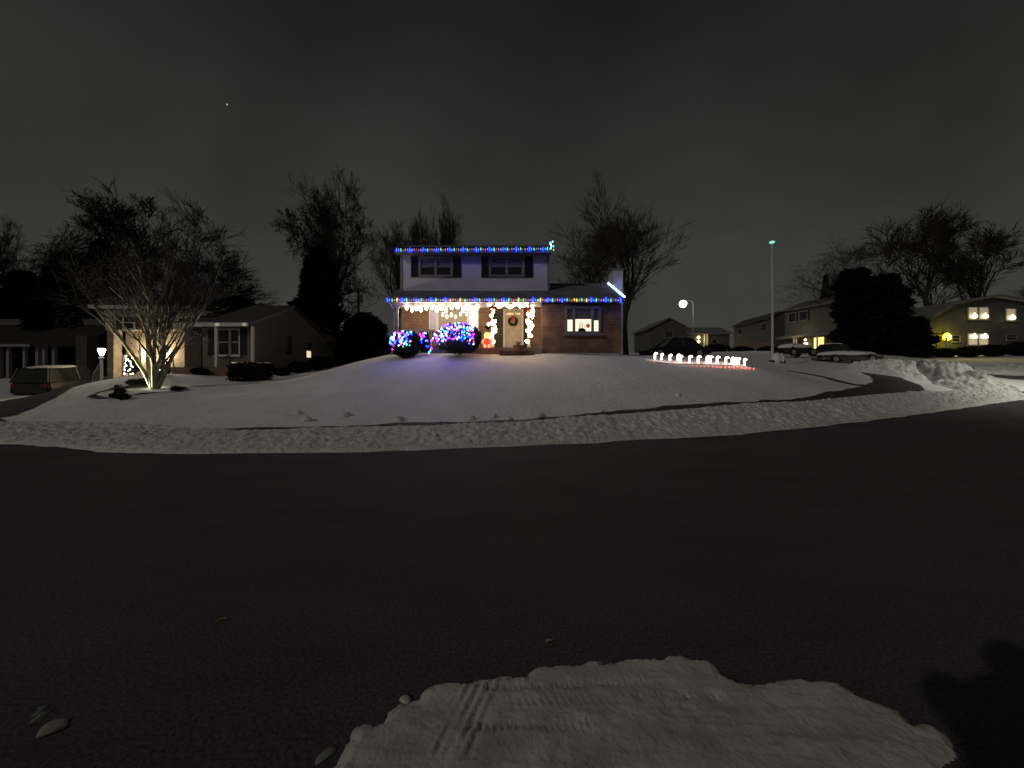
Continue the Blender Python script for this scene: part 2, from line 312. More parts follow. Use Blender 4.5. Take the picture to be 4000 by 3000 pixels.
tag(link_mesh('snow_bank', V.reshape(-1, 3).tolist(), f, SNOW_ROUGH, smooth=True), 'long low bank of ploughed snow along the kerb', 'snow bank')

# heaped snow at the street corner
def heap(name, cx, cy, lx, ly, rot, h, m, label, seed):
    a = np.linspace(-1, 1, 90); U, Vv = np.meshgrid(a, np.linspace(-1, 1, 60)); r = np.sqrt(U*U + Vv*Vv)
    x = cx + (U * lx * math.cos(rot) - Vv * ly * math.sin(rot)); y = cy + (U * lx * math.sin(rot) + Vv * ly * math.cos(rot))
    e = np.clip(1 - r ** 1.6, 0, 1)
    z = ground(x, y) - .06 + e ** .8 * h * (.45 + 1.1 * fbm(x * .8 + seed, y * .8, 3)) + np.minimum(1, e * 4) * (np.abs(fbm(x * 2.2 + seed, y * 2.2, 4) - .47) * .9 * h + np.abs(fbm(x * 5, y * 5, 3) - .44) * .45 * h)
    idx = np.arange(90 * 60).reshape(60, 90); f = np.stack([idx[:-1, :-1], idx[:-1, 1:], idx[1:, 1:], idx[1:, :-1]], -1).reshape(-1, 4)
    k = (r < 1.02).ravel(); f = f[k[f].all(1)]
    return tag(link_mesh(name, np.stack([x, y, z], -1).reshape(-1, 3).tolist(), f.tolist(), m, smooth=True), label, 'snow pile')
a = P(3500, 1470, 22.5); heap('snow_pile', a.x, a.y, 2.6, 1.4, -.5, .85, SNOW_ROUGH, 'white lumpy snow pile beside the sidewalk bend', 1)
a = P(3680, 1500, 21.5); heap('snow_pile', a.x, a.y, 2.9, 1.3, -.9, .95, SNOW_DIRTY, 'tall dirty snow pile with dark patches at the street corner', 4)
a = P(3850, 1535, 19.5); heap('snow_pile', a.x, a.y, 2.0, 1.2, -.4, .6, SNOW_ROUGH, 'low snow pile at the road edge below the dirty pile', 8)
a = P(3960, 1452, 29); heap('snow_pile', a.x, a.y, 4.2, 1.0, .1, .55, SNOW_ROUGH, 'long snow ridge across the side street near the olive house', 11)

# trodden snow patch on the asphalt in front of the photographer
out = [(1255,3060),(1310,2985),(1378,2905),(1372,2868),(1400,2838),(1500,2826),(1507,2790),(1565,2755),(1640,2748),(1650,2700),(1690,2680),(1830,2674),(1930,2655),(2050,2650),(2080,2622),(2140,2604),(2420,2585),(2650,2572),(2760,2588),(2800,2610),(2815,2640),(2870,2668),(2930,2680),(2990,2675),(3060,2668),(3150,2662),(3260,2664),(3285,2686),(3350,2714),(3390,2740),(3450,2765),(3510,2782),(3545,2826),(3625,2832),(3665,2850),(3705,2875),(3722,2905),(3728,2960),(3660,3060),(3500,3220),(2400,3300),(1500,3220)]
poly = np.array([(X(px, CZ * F / (py - H0)), CZ * F / (py - H0)) for px, py in out])
gx = np.arange(poly[:, 0].min() - .02, poly[:, 0].max() + .02, .011); gy = np.arange(poly[:, 1].min() - .02, poly[:, 1].max() + .02, .011)
GX, GY = np.meshgrid(gx, gy); wx = GX + (fbm(GX * 18, GY * 18, 4) - .47) * .07; wy = GY + (fbm(GX * 18 + 50, GY * 18, 4) - .47) * .07
dist = np.full(GX.shape, 9.0); ins = np.zeros(GX.shape, bool)
for i in range(len(poly)):
    a, b = poly[i], poly[(i + 1) % len(poly)]; ab = b - a
    tt = np.clip(((wx - a[0]) * ab[0] + (wy - a[1]) * ab[1]) / (ab @ ab), 0, 1)
    dist = np.minimum(dist, np.hypot(wx - a[0] - tt * ab[0], wy - a[1] - tt * ab[1]))
    ins ^= ((a[1] > wy) != (b[1] > wy)) & (wx < (b[0] - a[0]) * (wy - a[1]) / (b[1] - a[1] + 1e-12) + a[0])
sdist = np.where(ins, dist, -dist)
h = .016 + .014 * fbm(GX * 3, GY * 3, 4) + .010 * fbm(GX * 16, GY * 16, 4) + .014 * (fbm(GX * 1.6, GY * 26, 3) - .44) + .008 * np.clip(fbm(GX * 9 + 3, GY * 24, 3) - .5, 0, 1) * 4
g0 = lambda px, py: np.array((X(px, CZ * F / (py - H0)), CZ * F / (py - H0)))
for k in range(4):                                  # diagonal tyre tread
    p = g0(1690 + 42 * k, 2960); q = g0(1838 + 36 * k, 2655); d = (q - p) / np.linalg.norm(q - p)
    off = (GX - p[0]) * -d[1] + (GY - p[1]) * d[0]; al = (GX - p[0]) * d[0] + (GY - p[1]) * d[1]
    on = (al > -.02) & (al < np.linalg.norm(q - p))
    h = h + on * np.clip((fbm(al * 9 + k, off * 0, 3) - .2) * 4, 0, 1) * (.009 * np.exp(-(off / .006) ** 2) - .006 * np.exp(-((off + .022) / .012) ** 2))
for ya, yb, per in ((2700, 2675, .05), (2766, 2738, .06), (2862, 2858, .055), (2735, 2745, .05)):   # cross-tread rows
    xa, xb = {2700: (1900, 2750), 2766: (2000, 2800), 2862: (1390, 2900), 2735: (2350, 2900)}[ya]
    p = g0(xa, ya); q = g0(xb, yb); d = (q - p) / np.linalg.norm(q - p); off = (GX - p[0]) * -d[1] + (GY - p[1]) * d[0]; al = (GX - p[0]) * d[0] + (GY - p[1]) * d[1]
    on = (al > 0) & (al < np.linalg.norm(q - p)); br = np.clip((fbm(al * 3 + ya, off * 0, 3) - .38) * 8, 0, 1)
    h = h - on * br * .013 * np.exp(-(off / .03) ** 2) * (.35 + .65 * (np.sin(al / per * 2 * math.pi * 1.7 + off * 40) > .1))
foot = g0(3560, 2915); h = h - .012 * np.exp(-(((GX - foot[0]) / .10) ** 2 + ((GY - foot[1] - .02 * np.sin(GX * 40)) / .018) ** 2))
hh = np.where(sdist > 0, h * np.clip(sdist / .045, .15, 1), -.01)
idx = np.arange(GX.size).reshape(GX.shape); f = np.stack([idx[:-1, :-1], idx[:-1, 1:], idx[1:, 1:], idx[1:, :-1]], -1).reshape(-1, 4)
k = (sdist > -.012).ravel(); f = f[k[f].all(1)]
used = np.unique(f); mp = -np.ones(GX.size, int); mp[used] = np.arange(len(used))
Vp = np.stack([GX, GY, hh + .004], -1).reshape(-1, 3)[used]
tag(link_mesh('snow_patch', Vp.tolist(), mp[f].tolist(), SNOW_THIN, smooth=True), 'patch of packed snow with tyre tracks on the near asphalt', 'snow patch')
# clump and smears lower left, chips
def clod(px, py, r, squash, label, name='snow_clump', m=SNOW_THIN, cat='snow clump', aspect=1.5, rot=.5):
    p = g0(px, py); mb = MB(); mb.ball((0, 0, 0), r * aspect, r, r * squash, 14, 8)
    v = np.array(mb.v); v += (np.stack([fbm(v[:, 0] * 30 + px, v[:, 1] * 30, 3), fbm(v[:, 1] * 30 + px, v[:, 2] * 30 + 3, 3), fbm(v[:, 2] * 30, v[:, 0] * 30 + px, 3)], 1) - .44) * r * .8
    cr, sr = math.cos(rot), math.sin(rot)
    mb.v = [(p[0] + a[0]*cr - a[1]*sr, p[1] + a[0]*sr + a[1]*cr, a[2] + r * squash * .7) for a in v]
    return tag(obj(name, mb, m, smooth=True), label, cat)
clod(205, 2850, .046, .25, 'flat snow clump on asphalt at the lower left', aspect=.95, rot=2.2, m=mat('grey_slush', (.30, .28, .26), .7, .25, 12))
SMEAR = mat('scuffed_snow', (.22, .23, .20), .8, .3, 20)
for i, (xa, ya, xb, yb, w) in enumerate([(105, 2842, 205, 2765, .02), (115, 2812, 180, 2768, .016), (150, 2772, 190, 2758, .012)]):
    p, q = g0(xa, ya), g0(xb, yb); nn = 14; vs = []; d = (q - p) / np.linalg.norm(q - p)
    for kk in range(nn):
        c0 = p + (q - p) * kk / (nn - 1); ww = w * (.3 + math.sin(math.pi * (kk + .5) / nn)) * random.uniform(.6, 1)
        vs += [(c0[0] - d[1]*ww, c0[1] + d[0]*ww, .002), (c0[0], c0[1], .010), (c0[0] + d[1]*ww, c0[1] - d[0]*ww, .002)]
    tag(link_mesh('snow_smear', vs, [q_ for kk in range(nn-1) for q_ in ((kk*3, kk*3+3, kk*3+4, kk*3+1), (kk*3+1, kk*3+4, kk*3+5, kk*3+2))], SMEAR),
        ['longest thin snow smear on asphalt beside the flat clump', 'middle snow smear on asphalt above the flat clump', 'shortest snow smear on asphalt above the flat clump'][i], 'snow smear', 'snow smears on the asphalt')
clod(1583, 2738, .022, .5, 'small snow lump at the left rim of the snow patch', rot=-.6)
clod(1275, 2950, .03, .25, 'scuffed snow lump left of the snow patch', m=SMEAR, rot=.9)
LEAF1 = mat('yellow_leaf', (.42, .36, .14), .7, .3, 20); LEAF2 = mat('tan_leaf', (.46, .38, .25), .7, .3, 20)
def leaf(px, py, L, m, rot, label):
    p = g0(px, py); root_ = thing('fallen_leaf', label, 'leaf', (p[0], p[1], .004), rot, 'fallen leaves on the asphalt'); vs = [(0, 0, .002)]; n = 12
    for kk in range(n):
        t_ = 2 * math.pi * kk / n; r = L * (.5 + .18 * math.cos(2 * t_) + .1 * (kk % 2)); vs.append((r * math.cos(t_), r * .75 * math.sin(t_), .006 + .010 * abs(math.sin(t_))))
    top = MB(); top.add(vs, [(0, 1 + kk, 1 + (kk + 1) % n) for kk in range(n)]); top.add([(a, b, c_ - .002) for a, b, c_ in vs], [(0, 1 + (kk + 1) % n, 1 + kk) for kk in range(n)])
    obj('blade', top, m, root_, world=False, recalc=False)
    obj('stem', MB().tube([(L * .5, 0, .005), (L * .95, .004, .008), (L * 1.2, .012, .004)], .0015, 5), m, root_, world=False)
leaf(863, 2428, .035, LEAF1, .6, 'small yellow green leaf on the asphalt far from the snow patch')
leaf(2143, 2512, .033, LEAF2, .4, 'small tan leaf on the asphalt just beyond the snow patch')
# loose snow lumps along the walk
for i, (px, py, D) in enumerate([(1840, 1642, 10.9), (1925, 1632, 11.1), (1990, 1640, 10.9), (2110, 1626, 11.2), (1165, 1632, 11.2), (1350, 1635, 11.0), (1200, 1655, 10.6), (2650, 1560, 13.0), (1560, 1650, 10.7), (2350, 1612, 11.6)]):
    p = P(px, py, D); mb = MB(); r = random.uniform(.06, .11); mb.ball((0, 0, 0), r * 1.3, r, r * .9, 12, 7); v = np.array(mb.v)
    v += (np.stack([fbm(v[:, 0] * 12 + i, v[:, 1] * 12, 3), fbm(v[:, 1] * 12 + i, v[:, 2] * 12, 3), fbm(v[:, 2] * 12 + i, v[:, 0] * 12, 3)], 1) - .44) * r
    z0 = float(lawn_z(np.array([p.x]), np.array([p.y]))[0]); mb.v = [(p.x + a[0], p.y + a[1], z0 + a[2] + r * .45) for a in v]
    tag(obj('snow_lump', mb, SNOW_ROUGH, smooth=True), 'small round snow lump on the lawn edge by the sidewalk', 'snow lump', 'snow lumps along the sidewalk')

exec_after = None
# ------------------------------------------------------------------ trees
def grow(seed, levels=5, stems=1, up=.25, spread=.75, kids=(5, 5, 5, 5), ratio=.62, bare=.3, wob=.16):
    r = random.Random(seed); seg = []
    def br(p, d, L, rad, lv):
        n = 5 if lv < 2 else (3 if lv < 4 else 2); pts = [p]; rs = [rad]; q = p.copy(); dd = d.copy()
        for i in range(n):
            dd = (dd + Vector((r.gauss(0, wob), r.gauss(0, wob), r.gauss(0, wob) + up * (.25 if lv < 2 else .05)))).normalized(); q = q + dd * (L / n)
            pts.append(q.copy()); rs.append(rad * (1 - .62 * (i + 1) / n))
        for i in range(n): seg.append((pts[i], pts[i+1], rs[i], rs[i+1], lv))
        if lv < levels:
            k = kids[min(lv, len(kids) - 1)]
            for j in range(k):
                t_ = (bare + (1 - bare) * (j + r.random() * .8) / k) if lv == 0 else (.2 + .8 * (j + r.random()) / k)
                t_ = min(.999, t_); i = int(t_ * n); f_ = t_ * n - i; b = pts[i].lerp(pts[i+1], f_); bd = (pts[i+1] - pts[i]).normalized()
                az = r.uniform(0, 2 * math.pi); a_ = bd.cross(Vector((math.cos(az), math.sin(az), .3))).normalized()
                sp = spread * r.uniform(.55, 1.2); cd = (bd * math.cos(sp) + a_ * math.sin(sp) + Vector((0, 0, up if lv < 2 else up * .35))).normalized()
                br(b, cd, L * ratio * r.uniform(.65, 1.15) * (1.15 - .35 * t_), (rs[i] * (1 - f_) + rs[i+1] * f_) * r.uniform(.5, .72), lv + 1)
    for st in range(stems):
        az = 2 * math.pi * (st + r.random() * .6) / stems; lean = 0 if stems == 1 else r.uniform(.1, .42)
        br(Vector((math.cos(az), math.sin(az), 0)) * (.015 if stems > 1 else 0), Vector((math.cos(az) * lean, math.sin(az) * lean, 1)).normalized(), 1 if stems == 1 else .8, .035 if stems == 1 else .022, 0 if stems == 1 else 1)
    return seg
def seg_mesh(name, segs, parent, m, sides, rmin):
    if not segs: return None
    a = np.array([s_[0] for s_ in segs]); b = np.array([s_[1] for s_ in segs]); r0 = np.maximum(np.array([s_[2] for s_ in segs]), rmin); r1 = np.maximum(np.array([s_[3] for s_ in segs]), rmin * .7)
    d = b - a; d /= np.maximum(np.linalg.norm(d, axis=1), 1e-9)[:, None]; ref = np.where(np.abs(d[:, 2:3]) < .9, [[0, 0, 1.]], [[1., 0, 0]])
    u = np.cross(d, ref); u /= np.linalg.norm(u, axis=1)[:, None]; w = np.cross(d, u); ang = 2 * math.pi * np.arange(sides) / sides
    ring = u[:, None] * np.cos(ang)[None, :, None] + w[:, None] * np.sin(ang)[None, :, None]
    V = np.concatenate([a[:, None] + ring * r0[:, None, None], b[:, None] + ring * r1[:, None, None]], 1).reshape(-1, 3)
    k = np.arange(sides); f = np.stack([k, (k + 1) % sides, sides + (k + 1) % sides, sides + k], 1); f = (np.arange(len(segs)) * 2 * sides)[:, None, None] + f[None]
    me = bpy.data.meshes.new(name); f = f.reshape(-1, 4); me.vertices.add(len(V)); me.vertices.foreach_set('co', V.ravel())
    me.loops.add(f.size); me.loops.foreach_set('vertex_index', f.ravel().astype(np.int32)); me.polygons.add(len(f)); me.polygons.foreach_set('loop_start', np.arange(0, f.size, 4).astype(np.int32))
    me.update(calc_edges=True); me.materials.append(m); me.polygons.foreach_set('use_smooth', [True] * len(f))
    o = bpy.data.objects.new(name, me); COL.objects.link(o); o.parent = parent; ORI[o.name] = ORI[parent.name]; return o
def tree(px, D, top, half, label, seed, thick=1.0, levels=5, stems=1, twig=.010, m=BARK, base=None, name='bare_tree', **kw):
    x = X(px, D); z0 = gz(x, D) if base is None else base
    hgt = Z(top, D) - z0; hw = half / F * D; segs = grow(seed, levels, stems, **kw)
    A = np.array([s_[1] for s_ in segs]); zm = A[:, 2].max(); cxy = A[:, :2].mean(0) / A[:, 2].mean()
    fixp = lambda p: Vector((p.x - cxy[0] * p.z, p.y - cxy[1] * p.z, p.z))
    segs = [(fixp(a_), fixp(b_), c_, d_, e_) for a_, b_, c_, d_, e_ in segs]; A = np.array([s_[1] for s_ in segs]); sx = hw / np.percentile(np.abs(A[:, 0]), 98.5); sz = hgt / A[:, 2].max()
    sc = Vector((sx, sx, sz)); tr = thick * sz; segs = [(Vector((p.x*sx, p.y*sx, p.z*sz)), Vector((q.x*sx, q.y*sx, q.z*sz)), a_ * tr, b_ * tr, lv) for p, q, a_, b_, lv in segs]
    t_ = thing(name, label, 'tree', (x, D, z0 - .05))
    tl = 2 if stems == 1 else 3
    seg_mesh('trunk', [s_ for s_ in segs if s_[4] < tl], t_, m, 8, .03 if stems == 1 else .014)
    cr = [s_ for s_ in segs if tl <= s_[4] < 4]; tw = [s_ for s_ in segs if s_[4] >= 4]
    o = seg_mesh('crown', cr + tw, t_, TWIG, 3, twig)
    return t_
big = dict(kids=(10, 6, 6, 5, 5), up=.22, spread=.85, ratio=.64, bare=.22, wob=.12)
vase = dict(kids=(7, 5, 5, 5, 4), up=.36, spread=.62, ratio=.68, bare=.16, wob=.11)
tree(330, 34, 770, 200, 'broad bare tree behind the dark far left house', 11, 1.0, 5, twig=.017, **big)
tree(560, 37, 755, 210, 'bare tree with forked top behind the tan two storey house', 12, 1, 5, twig=.026, **vase)
tree(850, 35, 830, 170, 'bare tree behind the grey roof left of the tallest tree', 13, .9, 5, twig=.018, **vase)
tree(-40, 32, 810, 130, 'bare tree cut by the left edge of the view', 14, .9, 5, **big)
tree(1285, 38, 680, 175, 'tallest bare tree rising behind the dark evergreen', 45, 1.15, 5, twig=.018, **big)
tree(1560, 34, 830, 110, 'bare tree behind the left end of the lit brick house', 16, .9, 5, **vase)
tree(1625, 38, 810, 80, 'slim bare tree behind the chimneyless roof of the lit brick house', 17, 1, 5, **vase)
tree(1735, 40, 755, 75, 'thin upright bare tree behind the lit house between its upper windows', 18, .9, 5, **vase)
tree(2310, 30, 790, 150, 'bare tree behind the low snowy roof of the lit house', 19, .9, 5, **vase)
tree(2440, 24.5, 790, 185, 'large bare tree with a thick trunk beside the white chimney', 20, 1.6, 5, kids=(7, 5, 5, 4, 4), up=.42, spread=.58, ratio=.72, bare=.34, wob=.09)
tree(3270, 48, 890, 160, 'hazy bare tree behind the two storey house with the lit door', 21, .9, 5, **vase)
tree(3600, 50, 800, 215, 'great bare tree behind the olive house, left of its gable', 22, 1, 5, twig=.028, **vase)
tree(3800, 54, 840, 190, 'wide bare tree behind the ridge of the olive house', 23, 1, 5, twig=.028, **vase)
tree(4060, 50, 1040, 120, 'bare tree cut by the right edge of the view', 24, .9, 5, **vase)

def conifer(px, D, top, half, label, seed, base=None, blunt=.0, name='evergreen_tree', n=5200):
    r = np.random.default_rng(seed); x = X(px, D); z0 = gz(x, D) if base is None else base; hgt = Z(top, D) - z0; hw = half / F * D
    t_ = thing(name, label, 'tree', (x, D, z0 - .05))
    obj('trunk', MB().tube([(0, 0, 0), (.05, 0, hgt * .5), (0, 0, hgt * .9)], [hw * .11, hw * .07, .02], 8), BARK, t_, world=False)
    u = r.random(n) ** .8; prof = (1 - u) ** max(.12, .75 - blunt * .42) * (.75 + .25 * np.minimum(1, u * 8)); az = r.uniform(0, 2 * math.pi, n)
    lay = .70 + .30 * np.abs(np.sin(u * 26 + np.sin(az * 3) * .9 + seed)) ; rad = hw * prof * np.sqrt(r.random(n) * .75 + .25) * lay * (.58 + .8 * vnoise(az * 1.6 + seed, u * 11))
    c_ = np.stack([rad * np.cos(az), rad * np.sin(az), .04 * hgt + u * hgt * .96 - rad * .18], 1)
    L = (.10 + .10 * r.random(n)) * (hw * .9 + .6); out_ = np.stack([np.cos(az), np.sin(az), r.normal(-.25, .25, n)], 1); out_ += r.normal(0, .3, (n, 3)); out_ /= np.linalg.norm(out_, axis=1)[:, None]
    sd_ = np.cross(out_, r.normal(0, 1, (n, 3))); sd_ /= np.linalg.norm(sd_, axis=1)[:, None]
    V = np.stack([c_ - out_ * L[:, None] * .6, c_ + sd_ * L[:, None] * .38, c_ + out_ * L[:, None], c_ - sd_ * L[:, None] * .38], 1).reshape(-1, 3)
    link_mesh('crown', V.tolist(), np.arange(4 * n).reshape(-1, 4).tolist(), NEEDLE, t_, world=False)
    return t_
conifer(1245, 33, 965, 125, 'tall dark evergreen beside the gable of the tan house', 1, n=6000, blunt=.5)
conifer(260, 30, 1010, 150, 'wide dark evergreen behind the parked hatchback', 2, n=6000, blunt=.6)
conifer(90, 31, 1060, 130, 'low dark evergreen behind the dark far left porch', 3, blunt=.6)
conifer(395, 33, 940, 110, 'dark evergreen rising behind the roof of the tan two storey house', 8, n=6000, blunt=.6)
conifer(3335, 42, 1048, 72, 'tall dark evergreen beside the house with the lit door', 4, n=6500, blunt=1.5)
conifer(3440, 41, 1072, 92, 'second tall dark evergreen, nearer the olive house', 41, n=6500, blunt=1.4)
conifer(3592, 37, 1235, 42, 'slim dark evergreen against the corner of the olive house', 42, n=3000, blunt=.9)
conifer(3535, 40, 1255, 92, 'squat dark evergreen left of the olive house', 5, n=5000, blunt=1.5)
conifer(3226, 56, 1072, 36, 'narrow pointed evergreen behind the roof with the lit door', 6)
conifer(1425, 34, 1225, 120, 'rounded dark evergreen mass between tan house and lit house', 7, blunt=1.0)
# multi-stem ornamental tree lit from below
LT = (X(605, 15), 15.0); LTZ = gz(*LT)
tree(605, 15, 840, 290, 'multi stem ornamental tree floodlit from below on the left lawn', 33, .8, 5, stems=8, twig=.007, m=BARKL, name='ornamental_tree', kids=(4, 4, 5, 4, 3), up=.34, spread=.62, ratio=.72, wob=.12)  # pale stems against dark twigs: the floodlight's reach put into bark colour
def shrub(name, x, y, z, rx, ry, rz, label, cat, n=2600, seed=0, square=2.0, m=None, group=None, trunk=True, leafs=.05):
    r = np.random.default_rng(seed); t_ = thing(name, label, cat, (x, y, z), 0, group)
    d = r.normal(0, 1, (n, 3)); d /= (np.abs(d) ** square).sum(1)[:, None] ** (1 / square)
    k = (.72 + .28 * r.random(n) ** .5) * (.9 + .2 * vnoise(d[:, 0] * 3 + seed + 20, d[:, 2] * 3 + d[:, 1] + 20)); c_ = d * k[:, None] * [rx, ry, rz]; c_[:, 2] += rz
    o_ = d + r.normal(0, .6, (n, 3)); o_ /= np.linalg.norm(o_, axis=1)[:, None]; sd_ = np.cross(o_, r.normal(0, 1, (n, 3))); sd_ /= np.linalg.norm(sd_, axis=1)[:, None]; L = leafs * (.7 + .6 * r.random(n))
    V = np.stack([c_ - o_ * L[:, None], c_ + sd_ * L[:, None] * .5, c_ + o_ * L[:, None], c_ - sd_ * L[:, None] * .5], 1).reshape(-1, 3); V[:, 2] = np.maximum(V[:, 2], -.05)
    link_mesh('foliage', V.tolist(), np.arange(4 * n).reshape(-1, 4).tolist(), m or LEAFM, t_, world=False)
    mb = MB()
    for q in range(5): a_ = q * 1.3; mb.tube([(0, 0, -.05), (rx * .4 * math.cos(a_), ry * .4 * math.sin(a_), rz), (rx * .6 * math.cos(a_), ry * .6 * math.sin(a_), rz * 1.5)], [.03, .02, .008], 5)
    mb.ball((0, 0, rz * .95), rx * .66, ry * .66, rz * .8, 12, 7)
    obj('branches', mb, m or LEAFM, t_, world=False); return t_

# ------------------------------------------------------------------ windows (world coordinates, facing -y)
def window(parent, x0, x1, z0, z1, y, frame=WHITE, pane=GLASS, bars=0, rail=True, w=.06, blind=0, sill=True, vert=0):
    f_ = obj('window', MB().frame(x0, x1, z0, z1, w, y - .06, y), frame, parent)
    if rail: obj('sash', MB().box(x0 + w, x1 - w, y - .045, y - .012, (z0+z1)/2 - .02, (z0+z1)/2 + .02), frame, f_)
    if vert: obj('mullion', MB().box((x0+x1)/2 - .03, (x0+x1)/2 + .03, y - .05, y - .011, z0 + w, z1 - w), frame, f_)
    zb = z1 - w - blind * (z1 - z0 - 2*w)
    obj('pane', MB().box(x0 + w, x1 - w, y - .010, y, z0 + w, zb - .001), pane, f_)
    if blind: obj('blind', MB().box(x0 + w, x1 - w, y - .012, y, zb, z1 - w), BLIND, f_)
    if sill: obj('sill', MB().box(x0 - .05, x1 + .05, y - .12, y - .002, z0 - .06, z0 - .002), frame, f_)
    return f_
def shutter(parent, x0, x1, z0, z1, y, m=BLACK):
    mb = MB().frame(x0, x1, z0, z1, .05, y - .05, y - .004); k = int((z1 - z0 - .1) / .06)
    for i in range(k): mb.box(x0 + .05, x1 - .05, y - .035, y - .006, z0 + .05 + i * .06, z0 + .05 + i * .06 + .04)
    return obj('shutter', mb, m, parent)
def slab_roof(mb, x0, x1, ya, za, yb, zb, t=.14):
    return mb.prism([(ya, za), (yb, zb), (yb, zb - t), (ya, za - t)], 'x', x0, x1)

# ------------------------------------------------------------------ the lit brick house
GH = 2.42
HW = thing('brick_house', 'two storey brick and lavender siding house decorated with coloured holiday lights', 'house', (0, 18.4, GH))
EV = 4.86
LX0, LX1, RXB = -5.45, 5.05, 1.37
b = MB(); b.box(RXB, LX1, 18.4, 24.0, GH - .6, EV - .02); b.box(LX0, RXB - .003, 19.6, 23.99, GH - .6, EV - .021)
wall = obj('wall', b, BRICK, HW)
g = MB().prism([(18.4, EV), (24.0, EV), (21.15, 6.22)], 'x', LX1 - .2, LX1 - .004); obj('gable', g, SIDE, HW)
uw = MB().box(-5.42, X(2143, 19.4), 19.4, 25.4, EV + .02, 7.46); obj('upper_wall', uw, SIDE, HW)
UX1 = X(2143, 19.4)
obj('corner_trim', MB().box(-5.46, -5.36, 19.375, 19.6, EV + .3, 7.45), GREYTRIM, HW)
obj('corner_trim', MB().box(UX1 - .06, UX1 + .04, 19.375, 19.6, EV + .3, 7.45), GREYTRIM, HW)
r = MB(); slab_roof(r, -5.63, 5.07, 18.0, 5.06, 21.15, 6.42); slab_roof(r, UX1 + .06, 5.07, 24.3, 5.06, 21.152, 6.42)
obj('lower_roof', r, ROOF, HW)
r = MB(); slab_roof(r, -5.62, UX1 + .12, 18.95, 7.62, 22.4, 8.86); slab_roof(r, -5.62, UX1 + .12, 25.85, 7.62, 22.402, 8.86)
obj('upper_roof', r, ROOF, HW)
r = MB().prism([(19.42, 7.45), (25.38, 7.45), (22.4, 8.66)], 'x', -5.41, UX1 - .01); obj('attic', r, SIDE, HW)
obj('fascia', MB().box(-5.63, 5.07, 17.96, 18.0, 4.84, 5.03), GREYTRIM, HW)
obj('gutter', MB().box(-5.66, 5.1, 17.85, 17.955, 4.93, 5.04), GREYTRIM, HW)
obj('fascia', MB().box(-5.62, UX1 + .12, 18.91, 18.95, 7.38, 7.6), GREYTRIM, HW)
obj('gutter', MB().box(-5.64, UX1 + .14, 18.81, 18.905, 7.5, 7.61), BLACK, HW)
obj('soffit', MB().box(-5.62, UX1 + .11, 18.952, 19.39, 7.40, 7.44), GREYTRIM, HW)
obj('porch_ceiling', MB().box(-5.62, RXB - .01, 18.02, 19.59, 4.84, 4.858), WHITE, HW)
obj('porch_beam', MB().box(-5.5, RXB - .02, 18.2, 18.36, 4.70, 4.838), WHITE, HW)
obj('porch_floor', MB().box(-5.5, RXB - .01, 18.1, 19.58, GH - .4, 2.80), CONC, HW)
obj('step', MB().box(-.55, 1.0, 17.75, 18.09, GH - .5, 2.62), BRICK, HW)
for px in (1552, 1924, 2066):
    x = X(px, 18.28); m_ = MB().box(x - .055, x + .055, 18.22, 18.33, 2.8, 4.698); m_.box(x - .08, x + .08, 18.195, 18.355, 2.8, 2.9); m_.box(x - .08, x + .08, 18.195, 18.355, 4.6, 4.699)
    obj('porch_post', m_, WHITE, HW)
x = X(1533, 18.0)
obj('downspout', MB().tube([(-5.58, 17.9, 4.95), (-5.56, 17.95, 4.78), (-5.42, 18.12, 4.55), (-5.42, 18.14, 4.3), (-5.42, 18.14, 2.55), (-5.5, 18.0, 2.48)], .05, 8), GREYTRIM, HW)
rl = MB(); xa, xb = X(1563, 18.25), X(1700, 18.25)
rl.box(xa, xb, 18.25, 18.30, 3.58, 3.64); rl.box(xa, xb, 18.25, 18.30, 2.9, 2.95)
for i in range(13): xx = xa + (xb - xa) * (i + .5) / 13; rl.box(xx - .018, xx + .018, 18.26, 18.29, 2.951, 3.579)
obj('railing', rl, WHITE, HW)
# upper windows
for a_, b_, c_, d_ in ((1645.6, 1697, 1708, 1759.5), (1920, 1974.5, 1985.5, 2038.6)):
    y = 19.4; cx0, cx1 = X(a_ - 10, y), X(d_ + 10, y); zt, zb = Z(1003, y), Z(1082, y)
    fr = obj('window', MB().frame(cx0, cx1, zb, zt, .10, y - .07, y - .001), GREYTRIM, HW)
    obj('mullion', MB().box(X(b_ + 1, y), X(c_ - 1, y), y - .065, y - .002, zb + .1, zt - .1), GREYTRIM, fr)
    for q0, q1 in ((a_, b_), (c_, d_)):
        x0, x1 = X(q0 + 1, y), X(q1 - 1, y); obj('pane', MB().box(x0, x1, y - .016, y - .003, zb + .1, zt - .1), GLASS, fr)
        obj('sash', MB().box(x0, x1, y - .05, y - .017, (zt + zb) / 2 - .025, (zt + zb) / 2 + .025), GREYTRIM, fr)
        obj('blind', MB().box(x0, x1, y - .021, y - .0165, (zt + zb) / 2 + .026, zt - .1), BLIND, fr)
for q0, q1 in ((1606, 1634), (1772, 1800), (1880, 1908), (2052, 2081)): shutter(HW, X(q0, 19.4), X(q1, 19.4), Z(1083, 19.4), Z(1002, 19.4), 19.4)
